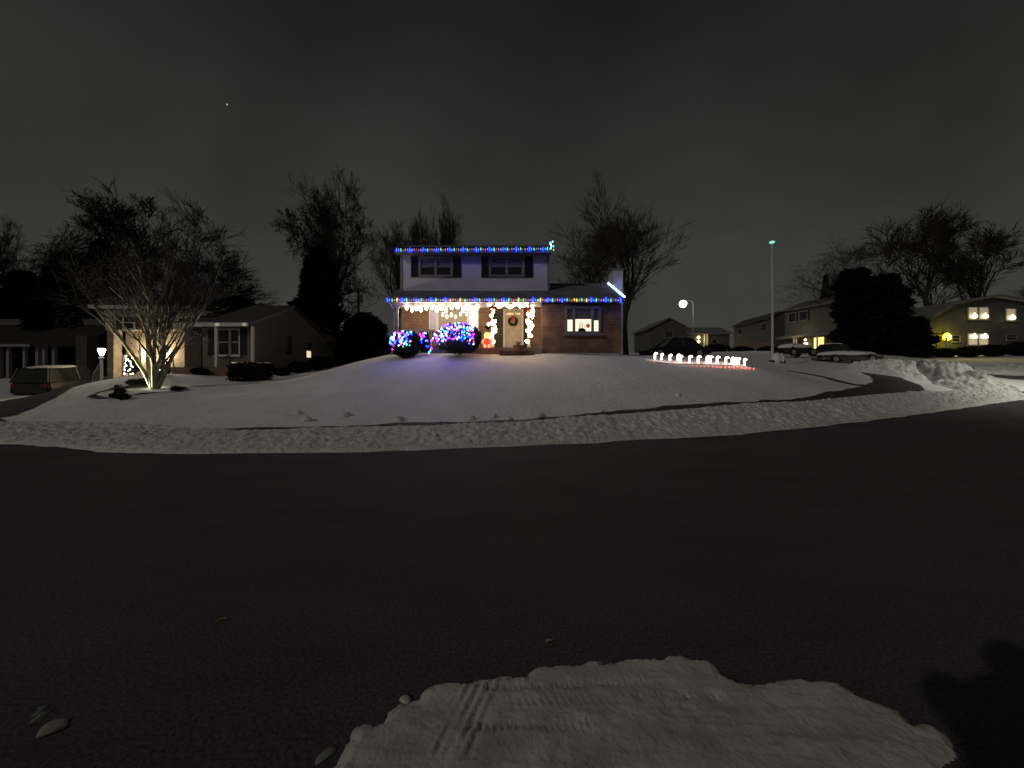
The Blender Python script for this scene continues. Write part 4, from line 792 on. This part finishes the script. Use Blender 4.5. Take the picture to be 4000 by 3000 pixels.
# planting bed, floodlight and lamp post
bx, by = LT; mb = MB(); nn = 40; vs = []; fs = []
for k in range(nn):
    a_ = 2 * math.pi * k / nn
    for rr in (.86, 1.0 + .16 * math.sin(3 * a_ + 1) + random.uniform(-.04, .05)):
        x = bx - .35 + 1.45 * rr * math.cos(a_); y = by - .35 + .9 * rr * math.sin(a_); vs.append((x, y, float(lawn_z(np.array([x]), np.array([y]))[0]) + (.035 if rr == .86 else .05 + .05 * random.random())))
fs = [(2*k, 2*k+1, 2*((k+1)%nn)+1, 2*((k+1)%nn)) for k in range(nn)]
mb.add(vs, fs); tag(obj('bed_edging', mb, DIRT), 'dark stone edging ring round the floodlit tree', 'edging')
for i, (px, py, D, s_) in enumerate([(455, 1565, 13.7, .12), (480, 1578, 13.5, .13), (520, 1502, 15.9, .14), (560, 1497, 16, .15), (690, 1530, 14.7, .11), (470, 1535, 14.4, .1)]):
    x = X(px, D); z_ = gz(x, D); shrub('low_plant', x, D, z_, s_ * 1.8, s_, s_ * .8, 'low dark dormant plant at the rim of the floodlit tree bed', 'plant', 260, 40 + i, group='dormant plants round the floodlit tree', leafs=.05)
fl = (X(462, 14.75), 14.75); fz = gz(*fl)
t_ = thing('floodlight', 'small black ground floodlight aimed at the ornamental tree', 'floodlight', (fl[0], fl[1], fz))
obj('housing', MB().box(fl[0] - .09, fl[0] + .09, fl[1] - .07, fl[1] + .05, fz + .10, fz + .24), BLACK, t_); obj('stake', MB().tube([(fl[0], fl[1], fz - .1), (fl[0], fl[1], fz + .11)], .015, 6), BLACK, t_)
obj('lens', MB().box(fl[0] - .07, fl[0] + .07, fl[1] + .051, fl[1] + .056, fz + .12, fz + .22), emit('floodlight_lens', (1, .95, .6), 4), t_)
lamp('SPOT', (fl[0] + .05, fl[1] + .09, fz + .2), 950, (1, .95, .66), t_, aim=(bx, by, LTZ + 1.6), spot_size=2.3, spot_blend=.6, shadow_soft_size=.04)
lp = (X(397, 17.0), 17.0); lz = gz(*lp); zt = Z(1372, 17)
t_ = thing('lamp_post', 'lit lantern on a slim post at the top of the driveway', 'lamp post', (lp[0], lp[1], lz))
obj('post', MB().tube([(lp[0], lp[1], lz - .2), (lp[0], lp[1], Z(1402, 17))], .05, 10).box(lp[0] - .12, lp[0] + .12, lp[1] - .015, lp[1] + .015, Z(1399, 17), Z(1396, 17)), WHITE, t_)
obj('lantern', MB().lathe((lp[0], lp[1], Z(1389, 17)), [(.05, 0), (.09, .1), (.13, .24), (.12, .30)], 10), emit('post_lantern_glass', (1, .92, .76), 10), t_); obj('cap', MB().lathe((lp[0], lp[1], Z(1389, 17) + .302), [(.14, 0), (.06, .07), (.015, .12)], 10), BLACK, t_)
obj('collar', MB().lathe((lp[0], lp[1], Z(1402, 17)), [(.07, 0), (.05, .1), (.05, .13)], 10), METAL, t_)
lamp('POINT', (lp[0], lp[1] - .05, zt - .1), 9, (1, .86, .62), t_, shadow_soft_size=.12)
# railing panel beside the post
mb = MB(); xa, xb = X(362, 17.1), X(392, 17.1); za_ = gz(xa, 17.1); mb.tube([(xa, 17.1, za_ - .1), (xa, 17.1, za_ + .35), (xb, 17.1, za_ + .9), (xb, 17.1, za_)], .02, 6)
for k in range(7): u = (k + .5) / 7; mb.tube([(xa + (xb - xa) * u, 17.1, za_ - .1), (xa + (xb - xa) * u, 17.1, za_ + .35 + .55 * u)], .008, 4)
t_ = thing('step_railing', 'pale sloping handrail left of the lamp post', 'railing', (xa, 17.1, za_)); obj('rails', mb, METAL, t_)
# clipped hedge in front of the porch, with snow on top
hx0, hx1, hy = X(905, 18.6), X(1052, 18.6), 18.6; hz0 = Z(1489, hy); hz1 = Z(1418, hy)
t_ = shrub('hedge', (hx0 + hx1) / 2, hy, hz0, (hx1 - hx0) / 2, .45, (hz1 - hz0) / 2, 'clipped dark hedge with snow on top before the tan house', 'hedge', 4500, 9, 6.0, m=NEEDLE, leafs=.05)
mb = MB()
for k in range(9): mb.ball(((hx0 + hx1) / 2 + (k - 4) * .18 + random.gauss(0, .05), hy + random.gauss(0, .12), hz1 + .01), .17, .14, .035)
obj('snow_cap', mb, SNOW, t_, smooth=True)
for i, (px, D, hw, hp) in enumerate([(1170, 23.5, 45, 38), (1250, 25, 50, 45), (1100, 22.2, 30, 25), (780, 20.6, 22, 22)]):
    x = X(px, D); z_ = gz(x, D); shrub('foundation_shrub', x, D, z_, hw / F * D, .5, hp / F * D / 1.6, ['low dark shrub midway along the gable wall of the tan house', 'wide dark shrub near the rear of the tan gable wall', 'small dark shrub at the corner of the tan house behind the hedge', 'small dark shrub by the porch slab of the tan house'][i], 'shrub', 1200, 60 + i, m=NEEDLE)
# ------------------------------------------------------------------ far left dark house
DH = thing('porch_house', 'dark house with white porch posts at the far left', 'house', (X(120, 27), 27, 1.4))
x0, x1 = X(-260, 27), X(345, 27); bz = 1.0
obj('wall', MB().box(x0, x1, 29, 36, bz, 5.6), SIDE_DARK, DH); r = MB(); slab_roof(r, x0 - .3, x1 + .3, 26.2, Z(1345, 26.2), 32, 6.9); slab_roof(r, x0 - .3, x1 + .3, 37, 4.6, 32.002, 6.9); obj('roof', r, SHINGLE, DH)
obj('fascia', MB().box(x0 - .3, X(120, 26.2), 26.14, 26.2, Z(1354, 26.2), Z(1344, 26.2)), GREYTRIM, DH)
for px in (2, 36, 100, 150, 176, 214): x = X(px, 26.6); obj('porch_post', MB().box(x - .09, x + .09, 26.5, 26.68, bz, Z(1352, 26.4)), GREYTRIM, DH)
x = X(324, 25.5); obj('pier', MB().box(x - .36, x + .36, 25.4, 26.1, bz, Z(1312, 25.5)), mat('grey_brick', (.07, .066, .06), .9, .1, 4), DH)
obj('door', MB().box(X(60, 29), X(90, 29), 28.94, 28.998, bz, 3.4), BRICK, DH)
window(DH, X(180, 29), X(250, 29), 2.2, 3.6, 29, GREYTRIM)
x = X(1400, 36); zb = gz(x, 36)
t_ = thing('utility_pole', 'thin dark utility pole between the tan house and the lit house', 'utility pole', (x, 36, zb)); obj('pole', MB().tube([(x, 36, zb - .3), (x, 36, Z(1125, 36))], [.14, .11], 8), WOOD, t_); obj('crossarm', MB().box(x - .6, x + .6, 35.9, 36.0, Z(1140, 36), Z(1136, 36)), WOOD, t_)
obj('transformer', MB().lathe((x + .25, 35.85, Z(1185, 36)), [(.2, 0), (.22, .05), (.22, .65), (.15, .72)], 10), METAL, t_)

# ------------------------------------------------------------------ background houses on the right
def far_house(label, near, D1, width, depth, z_eave, z_base, rise, siding_m, yaw, name='suburban_house'):
    """front faces local -x... local axes: u along the front (away from camera), v depth; near corner at the origin"""
    t_ = thing(name, label, 'house', (near[0], near[1], z_base), yaw); hgt = z_eave - z_base
    obj('wall', MB().box(0, width, 0, depth, -1, hgt), siding_m, t_, world=False)
    obj('gable', MB().prism([(0, hgt + .002), (depth, hgt + .002), (depth / 2, hgt + rise)], 'x', .003, width - .003), siding_m, t_, world=False)
    r = MB(); slab_roof(r, -.35, width + .35, -.45, hgt - .02, depth / 2, hgt + rise + .14); slab_roof(r, -.35, width + .35, depth + .45, hgt - .02, depth / 2 + .002, hgt + rise + .14)
    obj('roof', r, ROOF if siding_m is not SIDE_GREY_DIM else mat('grey_roof', (.07, .07, .07), .9, .2, 2), t_, world=False)
    return t_, hgt
def lwin(t_, u0, u1, z0, z1, pane=GLASS, y=0, frame=GREYTRIM):
    f_ = obj('window', MB().frame(u0, u1, z0, z1, .08, y - .06, y - .001), frame, t_, world=False); obj('pane', MB().box(u0 + .08, u1 - .08, y - .015, y - .002, z0 + .08, z1 - .08), pane, f_, world=False); return f_
# gable fronted house beyond the dark car: front is the gable end (faces camera)
bz = Z(1372, 60); t_ = thing('gabled_house', 'pale gabled house beyond the street lamp glow', 'house', (X(2612, 60), 60, bz)); hx = 2.75; he = Z(1277, 60) - bz; ha = Z(1240, 60) - bz
obj('wall', MB().box(-hx, hx, 0, 8, -1, he), SIDE_GREY_DIM, t_, world=False); obj('gable', MB().prism([(-hx, he), (hx, he), (0, ha - .1)], 'y', .003, 7.99), SIDE_GREY_DIM, t_, world=False)
r = MB(); r.prism([(-hx - .5, he - .25), (0, ha), (0, ha - .16), (-hx - .5, he - .41)], 'y', -.4, 8.3); r.prism([(hx + .5, he - .25), (0.002, ha), (0.002, ha - .16), (hx + .5, he - .41)], 'y', -.4, 8.3); obj('roof', r, ROOF, t_, world=False)
lwin(t_, -.6, .6, 2.0, 3.1)
# ranch with lit porch
D = 78; bz = Z(1362, D); t_ = thing('ranch_house', 'low ranch house with two lit lamps and a yellow lit porch', 'house', (X(2770, D), D, bz)); hx = X(2850, D) - X(2770, D); he = Z(1302, D) - bz
obj('wall', MB().box(-hx, hx, 0, 8, -1, he), SIDE_GREY_DIM, t_, world=False); r = MB(); slab_roof(r, -hx - .4, hx + .4, -.5, he - .05, 4, he + 1.6); slab_roof(r, -hx - .4, hx + .4, 8.5, he - .05, 4.002, he + 1.6); obj('roof', r, ROOF, t_, world=False)
for px in (2747, 2758): x = X(px, D) - X(2770, D); obj('porch_post', MB().box(x - .12, x + .12, -.6, -.4, -.2, he - .2), emit('glowing_porch_post', (1, .75, .25), .10, (.5, .5, .45)), t_, world=False)  # posts are no lamps: their glow stands in for porch light on them
for py in (1319, 1335): x = X(2724, D) - X(2770, D); obj('lamp', MB().ball((x, -.5, Z(py, D) - bz), .33, .2, .30), emit('ranch_lamp', (1, .74, .35), 4), t_, world=False)
lwin(t_, .5, 1.6, .9, 1.9)
lamp('POINT', (X(2735, D), D - 1.2, Z(1325, D)), 60, (1, .72, .3), t_, shadow_soft_size=.3)
# two houses on the far side of the cross street, their fronts seen obliquely (local x runs toward the camera)
def far_pair(label, far, near, depth, z_eave, z_base, rise, m):
    fv = Vector((X(far[0], far[1]), far[1])); nv = Vector((X(near[0], near[1]), near[1])); d = nv - fv
    return far_house(label, fv, 0, d.length, depth, z_eave, z_base, rise, m, math.atan2(d.y, d.x)) + (d.length,)
t1, hg, L1 = far_pair('grey two storey house with dark windows behind the flagpole', (2866, 72), (3010, 60), 3.6, Z(1240, 60), Z(1376, 60), 1.0, SIDE_GREY_DIM)
for u in (1.4, 9.2): lwin(t1, u, u + 1.9, hg - 1.9, hg - .6)
obj('brick_base', MB().box(0.02, L1 - .02, -.06, -.002, -1, 1.6), BRICK, t1, world=False)
t2, hg2, L2 = far_pair('two storey house with a lit door and lit window across the side street', (3066, 52.7), (3277, 46), 7.0, Z(1177, 46), Z(1395, 46), 1.2, siding('dimmed_pale_siding', (.10, .097, .09)))  # siding colour darkened here too, in place of weaker light at this distance
for u in (.5, 2.0): f_ = lwin(t2, u, u + 1.15, hg2 - 1.7, hg2 - .45); obj('shutter', MB().box(u + 1.16, u + 1.4, -.05, -.003, hg2 - 1.7, hg2 - .45), BLACK, t2, world=False)
r = MB(); r.prism([(-1.3, 2.75), (-.002, 3.15), (-.002, 3.0), (-1.3, 2.6)], 'x', -.2, L2 + .2); obj('porch_roof', r, ROOF, t2, world=False)
for u in (2.2, 2.55, 5.2): obj('porch_post', MB().box(u, u + .12, -1.2, -1.08, -.5, 2.6), WHITE, t2, world=False)
obj('lit_window', MB().box(4.05, 5.15, -.05, -.002, .95, 2.45).frame(4.0, 5.2, .9, 2.5, .06, -.08, -.051), emit('far_lit_window', (1, .66, .22), 1.5), t2, world=False)
obj('door', MB().box(2.8, 3.7, -.05, -.002, 0, 2.3), mat('far_door', (.1, .07, .05), .6, .1, 4), t2, world=False)
obj('lamp', MB().ball((3.3, -.5, 1.75), .24, .2, .26).ball((3.25, -.5, 2.3), .14), emit('far_door_lamp', (1, .72, .36), 5), t2, world=False)
fv = Vector((X(3148, 49.6) - .8, 49.6)); lamp('POINT', (fv.x - .9, fv.y, Z(1292, 49.6)), 40, (1, .75, .4), t2 and None, shadow_soft_size=.25)
# olive house at the right with candle-lit windows
D = 38.0; bz = Z(1392, D); OH = thing('olive_house', 'olive house with candle lit windows and a yellow porch light at the right edge', 'house', (X(3880, D), D, bz))
pol = [(3634, 1392), (3634, 1240), (3715, 1192), (3880, 1162), (4005, 1182), (4150, 1240), (4150, 1392)]
pp = [(X(a_, D), Z(b_, D)) for a_, b_ in pol]; pp[0] = (pp[0][0], bz - 1); pp[-1] = (pp[-1][0], bz - 1)
obj('wall', MB().prism(pp, 'y', D, D + 9), SIDE_OLIVE, OH)
top = [(X(a_, D), Z(b_, D)) for a_, b_ in [(3614, 1246), (3712, 1187), (3880, 1156), (4008, 1176), (4170, 1246)]]
r = MB()
for k in range(4):
    a_, b_ = top[k], top[k+1]; r.prism([(a_[0], a_[1] + .10), (b_[0], b_[1] + .10), (b_[0], b_[1] - .13), (a_[0], a_[1] - .13)], 'y', D - .55 + .002 * k, D + 9.4)
obj('roof', r, ROOF, OH)
px0 = lambda q: X(3400 + q / 2.2117, D); pz0 = lambda q: Z(900 + q / 2.2117, D)
CWIN = emit('candle_lit_shade', (1, .84, .5), .26, (.2, .18, .14)); CWIN2 = emit('lit_lower_pane', (1, .84, .5), .42, (.2, .18, .14)); CAND = emit('electric_candle', (1, .82, .50), 6)
for a_, b_, c_, d_, pm, cy in ((845, 920, 665, 768, CWIN, 742), (937, 1015, 665, 768, CWIN, 742), (1170, 1250, 677, 778, CWIN, 755), (843, 922, 893, 990, CWIN2, 918), (934, 1013, 893, 990, CWIN2, 918)):
    f_ = window(OH, px0(a_ - 6), px0(b_ + 6), pz0(d_ + 4), pz0(c_ - 4), D, GREYTRIM, pm, w=.07, rail=cy > 900)
    obj('candle', MB().lathe(((px0(a_) + px0(b_)) / 2, D - .18, pz0(cy)), [(.06, -.2), (.19, -.1), (.19, .03), (.09, .16), (.03, .3)], 10), CAND, f_, smooth=True)
obj('door', MB().box(px0(570), px0(604), D - .06, D - .002, bz, pz0(905)), mat('olive_house_door', (.12, .11, .08), .6, .1, 4), OH)
obj('porch_post', MB().box(px0(566), px0(576), D - .9, D - .8, bz - .2, pz0(930)), WHITE, OH)
window(OH, px0(700), px0(775), pz0(965), pz0(905), D, GREYTRIM)
window(OH, px0(1170), px0(1260), pz0(950), pz0(895), D, GREYTRIM)
p = (px0(627), D - .35, pz0(922)); t_ = thing('wall_lantern', 'bright yellow porch light on the olive house', 'wall lamp', p)
obj('globe', MB().lathe(p, [(.08, -.36), (.27, -.22), (.30, .05), (.18, .28), (.06, .36)], 12), emit('yellow_bug_bulb', (1, .74, .02), 5), t_, smooth=True); obj('bracket', MB().tube([(p[0], D - .01, p[2] + .45), (p[0], p[1], p[2] + .48), (p[0], p[1], p[2] + .38)], .03, 6), BLACK, t_)
lamp('POINT', (p[0], p[1] - .45, p[2]), 95, (1, .80, .10), t_, shadow_soft_size=.25)
for i, (px, D_, hw, hp) in enumerate([(3690, 36.8, 45, 30), (3780, 36.6, 55, 34), (3880, 36.5, 60, 40), (3980, 36.5, 60, 46)]):
    x = X(px, D_); z_ = gz(x, D_); shrub('foundation_shrub', x, D_, z_, hw / F * D_, .7, hp / F * D_ / 1.7, ['low dark shrub left of the lit lower windows of the olive house', 'dark shrub under the lit lower windows of the olive house', 'dark shrub right of the lit lower windows of the olive house', 'tall dark shrub at the right edge by the olive house'][i], 'shrub', 1300, 80 + i, m=NEEDLE, leafs=.1)

# ------------------------------------------------------------------ street lamps, flagpole
def street_lamp(x, y, ztop, label, face, glow, energy, globe, cone=0):
    z0 = gz(x, y); t_ = thing('street_lamp', label, 'street lamp', (x, y, z0)); ax = face * 1.6
    obj('pole', MB().tube([(x + ax, y, z0 - .5), (x + ax, y, ztop + .1), (x + ax * .8, y, ztop + .5), (x, y, ztop + .45)], [.07, .05, .045, .04], 8), GREYTRIM, t_)
    obj('head', MB().lathe((x, y, ztop + .18), [(globe * .7, 0), (globe * .75, .12), (.12, .34)], 12), METAL, t_)
    obj('lens', MB().ball((x, y, ztop), globe, globe, globe, 14, 9), emit('street_lamp_glow', glow, 9), t_, smooth=True)
    if cone: lamp('SPOT', (x, y, ztop - globe - .1), energy, glow, t_, shadow_soft_size=globe, spot_size=cone, spot_blend=.35, aim=(x, y, z0))
    else: lamp('POINT', (x, y, ztop - globe - .1), energy, glow, t_, shadow_soft_size=globe)
street_lamp(X(2668, 62), 62, Z(1187, 62), 'glowing round street lamp above the pale gabled house', 1, (1, .93, .74), 300, .56)
street_lamp(31, 15.5, 8.5, 'street lamp on the corner past the right edge', 1, (1, .93, .78), 3400, .3, 2.45)
D = 24; x = X(3017, D); z0 = gz(x, D); zt = Z(948, D)
t_ = thing('flagpole', 'tall thin white flagpole with a small teal light on top', 'flagpole', (x, D, z0))
obj('pole', MB().tube([(x, D, z0 - .3), (x, D, Z(1180, D)), (x - .03, D, zt)], [.075, .065, .045], 10), WHITE, t_)
obj('top_light', MB().lathe((x - .02, D, zt - .06), [(.06, 0), (.13, .05), (.16, .10), (.10, .15)], 10), emit('teal_solar_light', (.30, .95, .80), .9), t_)
mb = MB()
mb.ball((X(3030, D), D - .1, z0 + .22), .28, .22, .36); mb.ball((X(3050, D), D - .05, z0 + .2), .2, .2, .34); t2_ = thing('snow_mound', 'two lobed snow covered box at the foot of the flagpole', 'snow mound', (X(3040, D), D, z0)); obj('cap', mb, SNOW, t2_, smooth=True)
obj('box', MB().box(X(3012, D), X(3060, D), D - .2, D + .25, z0 - .2, z0 + .12), BLACK, t2_)

# ------------------------------------------------------------------ cars
def car(label, x, y, z, rz, L=4.5, Wd=1.8, Ht=1.5, kind='sedan', paint=None, snow=0, pitch=0, name='parked_car', tail=0):
    t_ = thing(name, label, 'car', (x, y, z), rz); t_.rotation_euler = (0, pitch, rz); hw = Wd / 2; bh = Ht * .58
    # stations along +x = front
    st = [(-L/2, .42, bh * .88, .82), (-L/2 + .12, .28, bh * .97, .95), (-L * .3, .22, bh, 1), (0, .2, bh, 1), (L * .25, .22, bh * .97, 1), (L/2 - .35, .26, bh * .86, .96), (L/2 - .05, .34, bh * .7, .84), (L/2, .42, bh * .6, .75)]
    vs = []; ring = 10
    for xs_, zb, zt_, k in st:
        w = hw * k
        vs += [(xs_, -w * .9, zb), (xs_, -w, zb + .15), (xs_, -w * 1.0, (zb + zt_) / 2), (xs_, -w * .96, zt_ - .06), (xs_, -w * .86, zt_), (xs_, w * .86, zt_), (xs_, w * .96, zt_ - .06), (xs_, w, (zb + zt_) / 2), (xs_, w, zb + .15), (xs_, w * .9, zb)]
    fs = [(i*ring+k, i*ring+(k+1)%ring, (i+1)*ring+(k+1)%ring, (i+1)*ring+k) for i in range(len(st)-1) for k in range(ring)] + [tuple(range(ring)), tuple(range((len(st)-1)*ring, len(st)*ring))]
    mb = MB(); mb.add(vs, fs); body = obj('body', mb, paint, t_, world=False, smooth=False)
    if kind == 'sedan': cab = [(-L * .36, bh - .02), (-L * .20, Ht), (L * .06, Ht + .01), (L * .24, bh - .04)]
    else: cab = [(-L * .485, bh - .02), (-L * .42, Ht), (L * .08, Ht + .02), (L * .26, bh - .04)]
    vs = []
    for (xa, za) in cab: k = 1 if za < Ht * .9 else .78; vs += [(xa, -hw * .9 * k, za), (xa, hw * .9 * k, za)]
    obj('windows', MB().add(vs, [(0, 2, 4, 6), (1, 7, 5, 3), (0, 1, 3, 2), (2, 3, 5, 4), (4, 5, 7, 6), (0, 6, 7, 1)]), GLASS, t_, world=False)
    rf = MB(); a_, b_ = cab[1], cab[2]; rf.box(a_[0] - .02, b_[0] + .02, -hw * .74, hw * .74, Ht - .015, Ht + .035)
    for s_ in (-1, 1):
        for i0, i1 in ((0, 1), (3, 2)): rf.tube([(cab[i0][0], s_ * hw * .9, cab[i0][1]), (cab[i1][0], s_ * hw * .71, cab[i1][1] + .01)], .045, 6)
        mx_ = -L * .06; rf.tube([(mx_, s_ * hw * .905, bh), (mx_, s_ * hw * .71, Ht)], .045, 6)
    obj('roof', rf, paint, t_, world=False)
    TYRE = bpy.data.materials.get('tyre_rubber') or mat('tyre_rubber', (.02, .02, .02), .9, .1, 5)
    for sx_ in (-L * .30, L * .31):
        for s_ in (-1, 1):
            w_ = obj('wheel', MB().tube([(sx_, s_ * (hw - .2), .33), (sx_, s_ * (hw + .012), .33)], .33, 18), TYRE, t_, world=False)
            obj('rim', MB().tube([(sx_, s_ * (hw + .005), .33), (sx_, s_ * (hw + .022), .33)], .20, 12), METAL, w_, world=False)
    LG = bpy.data.materials.get('headlight_glass') or mat('headlight_glass', (.4, .4, .4), .15, .1, 5, spec=.7); RG = bpy.data.materials.get('tail_light_red') or mat('tail_light_red', (.16, .03, .025), .3, .1, 5)
    for s_ in (-1, 1):
        obj('headlight', MB().ball((L/2 - .10, s_ * hw * .68, bh * .66), .10, .17, .075), LG, t_, world=False, smooth=True)
        obj('taillight', MB().box(-L/2 - .015, -L/2 + .14, s_ * hw * .70 - .10, s_ * hw * .70 + .10, bh * .72, bh * .90), RG, t_, world=False)
        obj('mirror', MB().ball((L * .18, s_ * (hw + .06), bh + .05), .07, .10, .07), paint, t_, world=False, smooth=True)
    obj('bumper', MB().box(-L/2 - .06, -L/2 + .05, -hw * .8, hw * .8, .36, .55), paint, t_, world=False)
    if snow == 2:
        sc = MB(); sc.ball((0, 0, Ht * .80), L * .50, hw * 1.02, Ht * .30, 18, 9); obj('snow_cap', sc, SNOW, t_, world=False, smooth=True)
    elif snow:
        sc = MB(); sc.ball(((cab[1][0] + cab[2][0]) / 2, 0, Ht + .04), (cab[2][0] - cab[1][0]) / 2 + .12, hw * .8, .07 + .1 * snow, 14, 8)
        if snow > .5: sc.ball((L * .36, 0, bh * .9), L * .15, hw * .86, .17, 14, 8); sc.ball((-L * .42, 0, bh * .95), L * .09, hw * .82, .14, 14, 8); sc.add([(cab[3][0]-.05, -hw*.8, bh+.05), (cab[3][0]-.05, hw*.8, bh+.05), (cab[2][0]-.05, hw*.65, Ht+.06), (cab[2][0]-.05, -hw*.65, Ht+.06)], [(0, 1, 2, 3)])
        obj('snow_cap', sc, SNOW, t_, world=False, smooth=True)
    return t_
SILV = mat('silver_car_paint', (.022, .023, .024), .4, .05, 3, metal=.1, spec=.5); DARKP = mat('black_car_paint', (.012, .012, .013), .25, .1, 3, spec=.5); GREYP = mat('grey_car_paint', (.05, .05, .05), .35, .1, 3, metal=.3)
D = 21.5; x = X(262, D); z0 = gz(x, D)
car('grey hatchback parked nose in on the dark driveway at the left', x, D, Z(1545, D), math.radians(100), 4.0, 1.8, 1.55, 'hatch', SILV, .15, pitch=math.radians(-4))
D = 27; x = X(2632, D); car('black sedan parked behind the glowing candy canes', x, D, Z(1402, D), math.radians(184), 4.4, 1.8, 1.35, 'sedan', DARKP)
D = 34; x = X(3105, D); car('car buried under a smooth snow cover right of the flagpole', x, D, Z(1392, D), math.radians(8), 3.0, 1.7, 1.0, 'sedan', DARKP, 2)
D = 37; x = X(3240, D); car('snow topped car parked before the house with the lit door', x, D, Z(1398, D), math.radians(200), 3.4, 1.7, 1.25, 'hatch', GREYP, .3)
D = 30.5; x = X(3305, D); car('long grey car with snow on hood at the side street kerb', x, D, Z(1420, D), math.radians(175), 4.2, 1.7, .9, 'sedan', mat('pale_car_paint', (.11, .11, .11), .4, .1, 3), 2)
# reflector marker and hydrant-like post by the side street, dark shrubs under far houses
for i, (px, D, hw, hp) in enumerate([(2800, 52, 55, 32), (2900, 54, 45, 24), (3000, 52, 40, 24), (3130, 44, 40, 22)]):
    x = X(px, D); shrub('far_shrub', x, D, Z(1376, D) - .3, hw / F * D, .9, hp / F * D / 1.5, ['dark rounded shrub left of the distant grey house', 'dark low shrub under the left windows of the grey house', 'dark low shrub behind the flagpole', 'dark low shrub before the porch with the lit door'][i], 'shrub', 900, 100 + i, m=NEEDLE, leafs=.12)
# the snow mound beyond the candy canes
# faint bright star
p = P(887, 408, 500); tag(obj('star', MB().ball(p, .9), emit('star_light', (.75, .85, .8), .55)), 'single small bright star in the upper left sky', 'star')

# ------------------------------------------------------------------ photographer (only the shadow reaches the picture)
COAT = mat('black_winter_coat', (.02, .02, .024), .9, .2, 9); SKIN = mat('skin', (.45, .28, .2), .6, .05, 8); JEAN = mat('dark_jeans', (.03, .035, .05), .9, .2, 12)
def skin_fig(name, verts, edges, radii, m, parent=None, sub=2):
    me = bpy.data.meshes.new(name); me.from_pydata(verts, edges, []); me.update(); me.materials.append(m); o = bpy.data.objects.new(name, me); COL.objects.link(o)
    if parent is not None: o.parent = parent
    o.modifiers.new('skin', 'SKIN'); o.modifiers['skin'].use_smooth_shade = True
    for i, r_ in enumerate(radii): me.skin_vertices[0].data[i].radius = (r_, r_) if not isinstance(r_, tuple) else r_; me.skin_vertices[0].data[i].use_root = (i == 0)
    sb = o.modifiers.new('sub', 'SUBSURF'); sb.levels = sub; sb.render_levels = sub; return o
pr = thing('person', 'person in a dark winter coat holding a phone up with both hands', 'person', (-.04, -.43, 0)) 
V = [(0,0,1.08),(0,-.01,1.28),(0,0,1.58),(0,.01,1.74),(0,.02,1.84),(0,.04,1.95),(0,.02,2.05)]; Rr = [(.24,.18),(.25,.19),(.25,.19),.12,.10,(.115,.13),(.10,.11)]; E = [(i, i+1) for i in range(6)]
def chain(at, pts, rs):
    a_ = at
    for p_, r_ in zip(pts, rs): V.append(p_); Rr.append(r_); E.append((a_, len(V) - 1)); a_ = len(V) - 1
    return a_
for s_ in (-1, 1):
    chain(0, [(s_*.12,0,.98),(s_*.13,.02,.56),(s_*.13,-.01,.10),(s_*.15,.09,.06),(s_*.16,.19,.045)], [.13,.095,.07,.06,.045])
    wv = chain(2, [(s_*.22,.01,1.70),(s_*.25,.12,1.76),(s_*.15,.27,1.73),(s_*.11,.325,1.64)], [.12,.11,.10,.07])
    pm = chain(wv, [(s_*.10,.36,1.59)], [(.055,.035)])
    for q in range(4): chain(pm, [(s_*(.088 - .004*q), .395, 1.615 - .018*q), (s_*(.075 - .003*q), .413, 1.62 - .018*q), (s_*(.055 - .002*q), .416, 1.62 - .018*q)], [.010,.009,.008])
    chain(pm, [(s_*.095,.38,1.56),(s_*.08,.393,1.553),(s_*.06,.393,1.555)], [.012,.011,.009])
bd = skin_fig('body', V, E, Rr, COAT, pr)
obj('face', MB().ball((0, .085, 1.95), .085, .075, .12, 14, 10).ball((0, .165, 1.945), .016, .022, .025).ball((-.035, .15, 1.975), .013).ball((.035, .15, 1.975), .013).ball((0, .15, 1.90), .03, .009, .009).ball((-.09, .06, 1.95), .015, .03, .035).ball((.09, .06, 1.95), .015, .03, .035), SKIN, pr, world=False, smooth=True)
obj('beanie', MB().lathe((0, .035, 1.99), [(.128, 0), (.132, .05), (.115, .11), (.07, .15), (.01, .165)], 16), COAT, pr, world=False, smooth=True)
ph = thing('phone', 'dark phone held up at eye level by the photographer', 'phone', (.05, -.012, 1.585)); obj('case', MB().box(-.03, .13, -.018, -.009, 1.548, 1.625), BLACK, ph)
